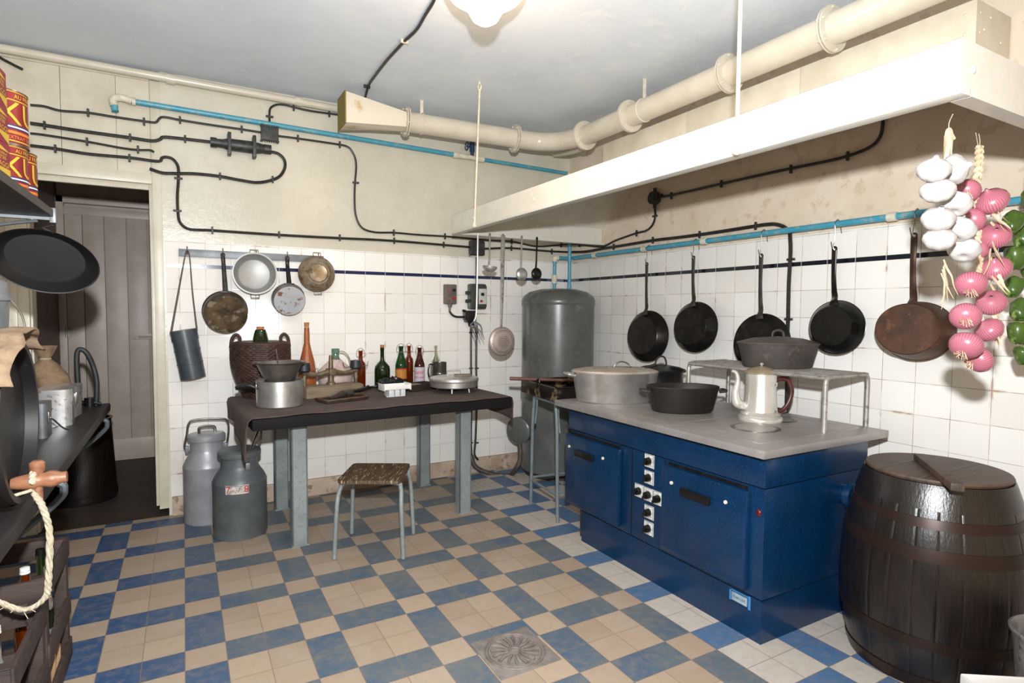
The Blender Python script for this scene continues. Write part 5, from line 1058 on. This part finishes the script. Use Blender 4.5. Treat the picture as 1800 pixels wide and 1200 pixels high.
tin('lower large red tin with yellow capital letters, standing under another tin on the shelf',(-.520,-1.305,tz0),.083,.165,'KUB',R(-5))
tin('upper large red tin with yellow capital letters, topmost of its stack',(-.518,-1.30,tz0+.166),.085,.180,'KUB',R(-5))
tin('smaller red tin with yellow capital letters at the far end of the shelf',(-.515,-1.125,tz0),.072,.185,'KUB',R(-5))
mz=tz0
for i,lab in enumerate(('bottom red and yellow soup carton of the stack at the left edge','middle red and yellow soup carton of the stack at the left edge','topmost red and yellow soup carton of the stack at the left edge')):
    c=Vector((-.485,-1.66+.004*i,mz+i*.107)); t=thing('soup_carton',lab,'carton',c,R(-8+3*i)); w_,d_,h=.11,.105,.106
    MB().box((0,0,h/2),(w_,d_,h),bev=.001).obj('carton_body',maroon,t)
    for face in (0,1):
        M0=Matrix.Translation((0,-d_/2-.0006,h/2))@Matrix.Rotation(PI/2,4,'X') if face==0 else Matrix.Translation((w_/2+.0006,0,h/2))@Matrix.Rotation(PI/2,4,'Z')@Matrix.Rotation(PI/2,4,'X')
        m=MB(); m.M=M0; W2=w_/2-.002
        m.add([(-W2,.050,0),(-W2,.030,0),(W2,.030,0)],[(0,1,2)]); m.add([(W2,-.050,0),(W2,-.020,0),(-W2,-.020,0)],[(0,1,2)]); m.obj('yellow_triangle',yellow,t)
        m=MB()
        for tx,yy,hh,ww in (('bouillon',.022,.010,.06),('gras',.007,.014,.05),('MAGGI',-.010,.015,.085)): text_flat(m,tx,M0@Matrix.Translation((0,yy,.0004)),hh,ww)
        m.obj('carton_lettering',yellow,t)
# hanging oval roasting pan under shelf end
c=at(79,460,X=-.55); c=Vector((-.545,-.90,0)); pc_=at(79,460,Y=-.90); s=mpp(pc_); 
t=thing('oval_roasting_pan','big black oval roasting pan hanging under the end of the shelf','pan',pc_)
view=(CAM-pc_).normalized(); qm=view.to_track_quat('Z','Y').to_matrix().to_4x4()
M=qm@Matrix.Rotation(R(-14),4,'Z')@Matrix.Rotation(R(16),4,'X')
m=MB(); m.M=M; a_=80*s; ra_=.70
m.lathe([(0,-.055),(a_*.72,-.055),(a_*.78,-.048),(a_*.97,0),(a_*1.0,.002),(a_*.99,-.006),(a_*.80,-.056),(a_*.74,-.062),(0,-.062)],seg=72,sy=ra_).obj('pan_body',mat('dull_black_pan',L(17,17,18),.5,.2,c2=L(24,23,23),ns=9),t,angle=30)
topp=M@Vector((0,a_*ra_*.97,0)); hv=Vector((-.02,0,SZ_-.015-pc_.z)); MB().tube([topp,topp*.3+hv*.7,Vector((topp.x,topp.y,hv.z))],.003,1).obj('hanging_wire',steel,t)
# barrel on the bench
by0=-1.655; hx=-.41; rk=.262; zc=BZ+rk+.012
t=thing('keg','dark wooden keg lying on the bench at the left edge, head toward the room','keg',(hx,by0,zc))
Mk=Matrix.Rotation(PI/2,4,'Y')
m=MB(); m.M=Mk; Lk=.40
m.lathe([(0,-.035),(rk*.86,-.035),(rk*.86,0),(rk*.93,.0)]+[(rk*(.93+.07*math.sin(PI*i/14)),-Lk*i/14) for i in range(15)]+[(0,-Lk)],seg=72); m.obj('keg_body',mat('keg_black_wood',L(27,24,24),.45,c2=L(19,17,17),ns=7,c3=L(36,33,34),ns3=20),t)
for z0,z1 in ((-.015,-.055),(-.11,-.14),(-.29,-.32),(-.37,-.41)):
    m=MB(); m.M=Mk; m.lathe([(rk*(.932+.07*math.sin(PI*-z/Lk))+.003,z) for z in (z0,(z0+z1)/2,z1)],seg=72).obj('hoop',blued,t)
for dy in (-.14,.14): 
    pass
wv=MB(); wv.prism([(-.10,-.03),(.10,-.03),(.10,.0),(.02,.028),(-.02,.028),(-.10,0)],-.02,.02)
tc=at(60,835,X=hx+.035); 
# wooden tap
t2=thing('barrel_tap','turned wooden tap with an upright key, driven into the keg head','tap',(hx,by0,zc))
pt=at(122,836,Y=-1.62); tl=Vector((hx-.02,-1.655,BZ+.085)); 
e_=Vector((-.305,-1.655,BZ+.09))
d=Vector((hx,by0,zc))
L0=tl-d; L1=e_-d; pr=[.016,.020,.022,.024,.026,.021,.022,.026,.024,.017,.017]
MB().tube([L0.lerp(L1,i/10)-Vector((.01*(1-i/10),0,0)) for i in range(11)],pr,1,seg=20).obj('tap_body',turned,t2)
kx=L0.lerp(L1,.42)
MB().lathe([(0,-.06),(.013,-.06),(.012,0),(.012,.02),(.020,.032),(.020,.055),(.012,.062),(0,.062)],c=kx,seg=20).obj('tap_key',turned,t2)
# rope
R0=d*0+Vector((-.385,-1.66,BZ+.088))
rp2=[R0+Vector((0,-.030,.0)),R0+Vector((0,0,.032)),R0+Vector((.0,.030,.0)),R0+Vector((.0,.0,-.034)),R0+Vector((.02,-.01,-.08)),R0+Vector((.035,-.015,-.16)),R0+Vector((.03,-.02,-.30)),R0+Vector((.02,-.02,-.36)),R0+Vector((-.03,-.02,-.385)),R0+Vector((-.09,-.03,-.34)),R0+Vector((-.15,-.05,-.28))]
mb=MB()
C=catmull(rp2,14)
for k in range(3):
    mb.tube([p+Vector((math.cos(i*.55+k*2.09)*.0045,math.sin(i*.55+k*2.09)*.0045,0)) for i,p in enumerate(C)],.0055,1,seg=6)
for k in range(6): mb.tube([C[-40+k*4],C[-40+k*4]+Vector((random.uniform(-.03,.03),-.01,random.uniform(-.03,.02)))],.0012,1,seg=4)
mb.tube([R0+Vector((0,-.03,-.02)),R0+Vector((-.05,-.04,-.03))],.005,1); tag(mb.obj('rope',rope),'frayed cream rope knotted around the wooden tap and hanging down','rope')
# burlap over keg
vs=[];fs=[]; nu,nv=26,22
for i in range(nu+1):
    for j in range(nv+1):
        a=R(-62+104*i/nu)-.0; rr2=rk*1.02+.008+.006*math.sin(a*17+j*.4)+.004*math.sin(j*1.1); xx=.022-.40*j/nv
        if j<=1: xx=.03-.02*j+.01*math.sin(a*9)
        vs.append((hx+xx,by0+math.sin(a)*rr2,zc+math.cos(a)*rr2))
for i in range(nu):
    for j in range(nv): k=i*(nv+1)+j; fs.append((k,k+1,k+nv+2,k+nv+1))
mb=MB(); mb.add(vs,fs); o_=mb.obj('burlap_cloth',burlap,angle=80); sm=o_.modifiers.new('t','SOLIDIFY'); sm.thickness=.006; tag(o_,'tan burlap cloth draped over the keg on the bench','cloth')
bq=at(2,583,X=-.52); bq=Vector((-.50,by0+.0,zc+rk*1.02+.02)); 
px0=at(12,560,Y=-1.60); bq=Vector((-.53,-1.60,zc+rk+.012))
t=thing('metal_bucket','small grey metal bucket with lid standing on the burlap over the keg','bucket',bq)
MB().lathe([(0,0),(.085,0),(.09,.085),(.095,.088),(.095,.10),(.09,.105),(.088,.14),(.08,.148),(0,.15)],seg=40).obj('bucket_body',mat('grey_zinc',L(126,128,130),.4,.4,c2=L(106,108,110),ns=12),t)
MB().tube([(.093,0,.09),(.115,.01,.05),(.125,.01,.0)],.003,4).obj('wire_handle',steel,t)
# boxes on the bench
t=thing('mess_tin','grey metal canister with a wire handle standing next to the keg','canister',(-.605,-.39,BZ))
MB().prism(rsq(.055,.07,.02),0,.13,M=Matrix.Identity(4)).prism(rsq(.057,.072,.02),.125,.165).obj('canister_body',galv,t)
MB().tube([(.057,-.03,.09),(.07,-.01,.08),(.10,.03,.03),(.12,.06,.012)],.004,4).box((.058,-.03,.095),(.004,.025,.05),bev=.001).obj('wire_handle',steel,t)
t=thing('lunch_box','shiny aluminium lunch box with a lid and side clip, the nearer of two','box',(-.575,-.04,BZ),R(4))
shb=mat('bright_aluminium_box',L(214,212,210),.22,.5,c2=L(186,184,182),ns=12,c3=L(150,148,146),ns3=40)
MB().prism(rsq(.07,.10,.03),0,.16).obj('box_body',shb,t); MB().prism(rsq(.074,.104,.032),.13,.19).obj('lid',shb,t); MB().box((.076,.06,.12),(.006,.02,.06),bev=.002).obj('clip',steel,t)
t=thing('lunch_box','shiny aluminium lunch box behind the first, beside the sack','box',(-.59,.215,BZ),R(-5))
MB().prism(rsq(.075,.11,.03),0,.15).obj('box_body',shb,t); MB().prism(rsq(.079,.114,.032),.12,.175).obj('lid',shb,t); MB().box((.08,-.05,.11),(.006,.02,.06),bev=.002).obj('clip',steel,t)
# sack
c=Vector((at(80,640,Y=.44).x,.44,BZ)); t=thing('salt_sack','small tied burlap sack with dark lettering standing on the bench by the doorway','sack',c)
MB().lathe([(0,0),(.13,0),(.165,.05),(.17,.13),(.14,.22),(.08,.29),(.035,.325),(.03,.335),(.05,.36),(.075,.41),(.06,.405),(.02,.36)],seg=48,fn=lambda x,y,z,a:(x*(1+.05*math.sin(a*7+z*20)),y*(1+.05*math.cos(a*5+z*14)),z)).obj('sack_body',burlap,t,angle=80)
MB().ring((0,0,.33),.033,.006,seg=20).obj('tie_cord',rope,t)
t.scale=(.78,.78,.95); m=MB(); 
for i,chh in enumerate('SEL'): text_cyl(m,chh,.176,.13,.06,R(-62)+(i-1)*.36)
m.obj('sack_lettering',mat('grey_blue_ink',L(96,84,92),.9),t)
t=thing('red_bottle','dark red slim bottle neck showing above the lunch boxes','bottle',(at(112,660,Y=.46).x,.46,BZ))
MB().lathe([(0,0),(.032,0),(.034,.08),(.03,.12),(.016,.17),(.014,.20),(.018,.205),(.018,.22),(0,.222)],seg=24).obj('bottle_body',mat('dark_red_glaze',L(120,22,34),.2,coat=.5),t)
# tub with hose
t=thing('wooden_tub','dark round tub standing on the floor under the far end of the bench','tub',(-.66,1.38,0))
MB().lathe([(0,0),(.215,0),(.22,.02),(.205,.30),(.19,.58),(.20,.60),(.18,.60),(.17,.56),(0,.54)],seg=48).obj('tub_body',barw,t)
for z0 in (.02,.2,.38): MB().lathe([(.2235-.026*z0/.3,z0),(.224-.026*z0/.3,z0+.035)],seg=48).obj('hoop',blued,t)
hp_=[at(140,700,Y=.58),at(136,660,Y=.58),at(135,625,Y=.58),at(140,614,Y=.58),at(152,620,Y=.58),at(163,642,Y=.59),at(170,672,Y=.59),at(169,704,Y=.59)]
b0=hp_[0].copy(); t=thing('hose_loop','black hose bent into a loop standing at the far end of the bench','hose',Vector((b0.x,b0.y,BZ)))
bz_=Vector((b0.x,b0.y,BZ)); P=[p-bz_ for p in hp_]; P[0].z=.0; P[-1].z=.0
MB().tube(P,.015,6,seg=12).obj('hose',mat('black_rubber_hose',L(44,50,50),.5,c2=L(34,38,38),ns=20),t); MB().cyl((.05,.01,0),(.05,.01,.05),.03).ell((.0,0,.02),(.03,.03,.02)).tube([(.06,0,.02),(.11,.0,.008)],.010,1).obj('pump_foot',bakel,t)
# crates of bottles on the floor
def crate_(label,x1,y0,y1,zt,w_,bots):
    t=thing('bottle_crate',label,'crate',(x1-w_/2,(y0+y1)/2,0)); o_=Vector((x1-w_/2,(y0+y1)/2,0)); 
    def C_(): m=MB(); m.M=Matrix.Translation(-o_); return m
    x0=x1-w_
    for x in (x0+.02,x1-.02):
        for y in (y0+.02,y1-.02): C_().box((x,y,zt/2),(.04,.04,zt),bev=.003).obj('corner_post',crate,t)
    for z in (zt-.04,zt*.45,.05):
        for x in (x0,x1): C_().box((x,(y0+y1)/2,z),(.014,y1-y0,.075),bev=.002).obj('side_slat',crate,t)
        for y in (y0,y1): C_().box(((x0+x1)/2,y,z),(w_,.014,.075),bev=.002).obj('end_slat',crate,t)
    C_().span((x0,y0,.01),(x1,y1,.025)).obj('bottom',cratep,t)
    for i in range(1,4): C_().box(((x0+x1)/2,y0+(y1-y0)*i/4,.07),(w_-.03,.006,.09)).obj('divider',cratep,t)
    for i,(fx,fy,mm,cm,lb) in enumerate(bots):
        b=thing('glass_bottle',lb,'bottle',(x0+fx*w_,y0+fy*(y1-y0),.0255))
        hb=min(.47,zt-.03+.015*(i%3)); MB().lathe([(0,0),(.034,0),(.035,.01),(.035,hb*.55),(.028,hb*.66),(.014,hb*.8),(.0125,hb*.97),(.015,hb)],seg=24).obj('glass_body',mm,b)
        MB().lathe([(0,hb+.012),(.014,hb+.010),(.0155,hb-.01),(.0,hb-.01)],seg=20).obj('crown_cap',cm,b)
    return t
crate_('far dark wooden bottle crate on the floor beneath the bench, with gappy sides',-.405,-1.44,-1.02,.50,.42,((.35,.3,ggreen,steel,'green bottle with a silver cap at the near left of the far crate'),(.55,.25,ggreen,steel,'green bottle next to the silver-capped pair in the far crate'),(.82,.28,gamber,white,'bottle with a white and copper cap at the front edge of the far crate'),(.85,.7,ggreen,bakel,'dark green bottle standing at the far end of the far crate')))
crate_('near dark wooden bottle crate at the lower left corner of the room',-.405,-1.90,-1.47,.44,.42,((.66,.75,gclear,steel,'clear bottle with a silver cap in the near crate'),(.8,.55,gclear,white,'clear bottle with a white cap in the near crate'),(.62,.5,gclear,redm,'clear bottle with a red cap in the near crate'),(.86,.22,ggreen,steel,'green bottle nearest the front of the near crate')))
# bottom right: enamel tray and bucket
c=at(1745,1195,Z=.30); t=thing('enamel_tray','white enamel tray with brown contents at the bottom right corner','tray',Vector((2.05,-3.02,.0)))
bp=at(1690,1187,Z=.285)
t.rotation_euler=(0,0,R(-34)); t.location=Vector((bp.x,bp.y,0))-Matrix.Rotation(R(-34),3,'Z')@Vector((-.13,.10,0))
stool_h=.26
mb=MB().box((0,0,stool_h-.02),(.26,.20,.02),bev=.003)
for x,y,sx,sy in ((-.13,0,.008,.20),(.13,0,.008,.20),(0,-.10,.26,.008),(0,.10,.26,.008)): mb.box((x,y,stool_h+.005),(sx,sy,.05),bev=.003)
mb.obj('tray_body',white,t); MB().box((0,0,stool_h-.005),(.245,.185,.006)).obj('brown_contents',rusty,t)
MB().box((0,0,(stool_h-.03)/2),(.22,.16,stool_h-.03),bev=.004).obj('stand_block',stoveb if 0 else mat('blue_crate_block',L(40,60,92),.6),t)
bq=at(1777,1122,Z=.37)+Vector((.165,-.095,0)); t=thing('zinc_bucket','dented zinc bucket rim at the right edge in front of the barrel','bucket',Vector((bq.x,bq.y,0)))
MB().lathe([(0,.02),(.11,.02),(.145,.36),(.152,.362),(.154,.372),(.146,.376),(.138,.362),(.105,.03),(0,.03)],seg=56).obj('bucket_body',mat('worn_zinc',L(150,150,150),.4,.5,c2=L(112,104,98),ns=14,c3=L(90,70,58),ns3=30),t)
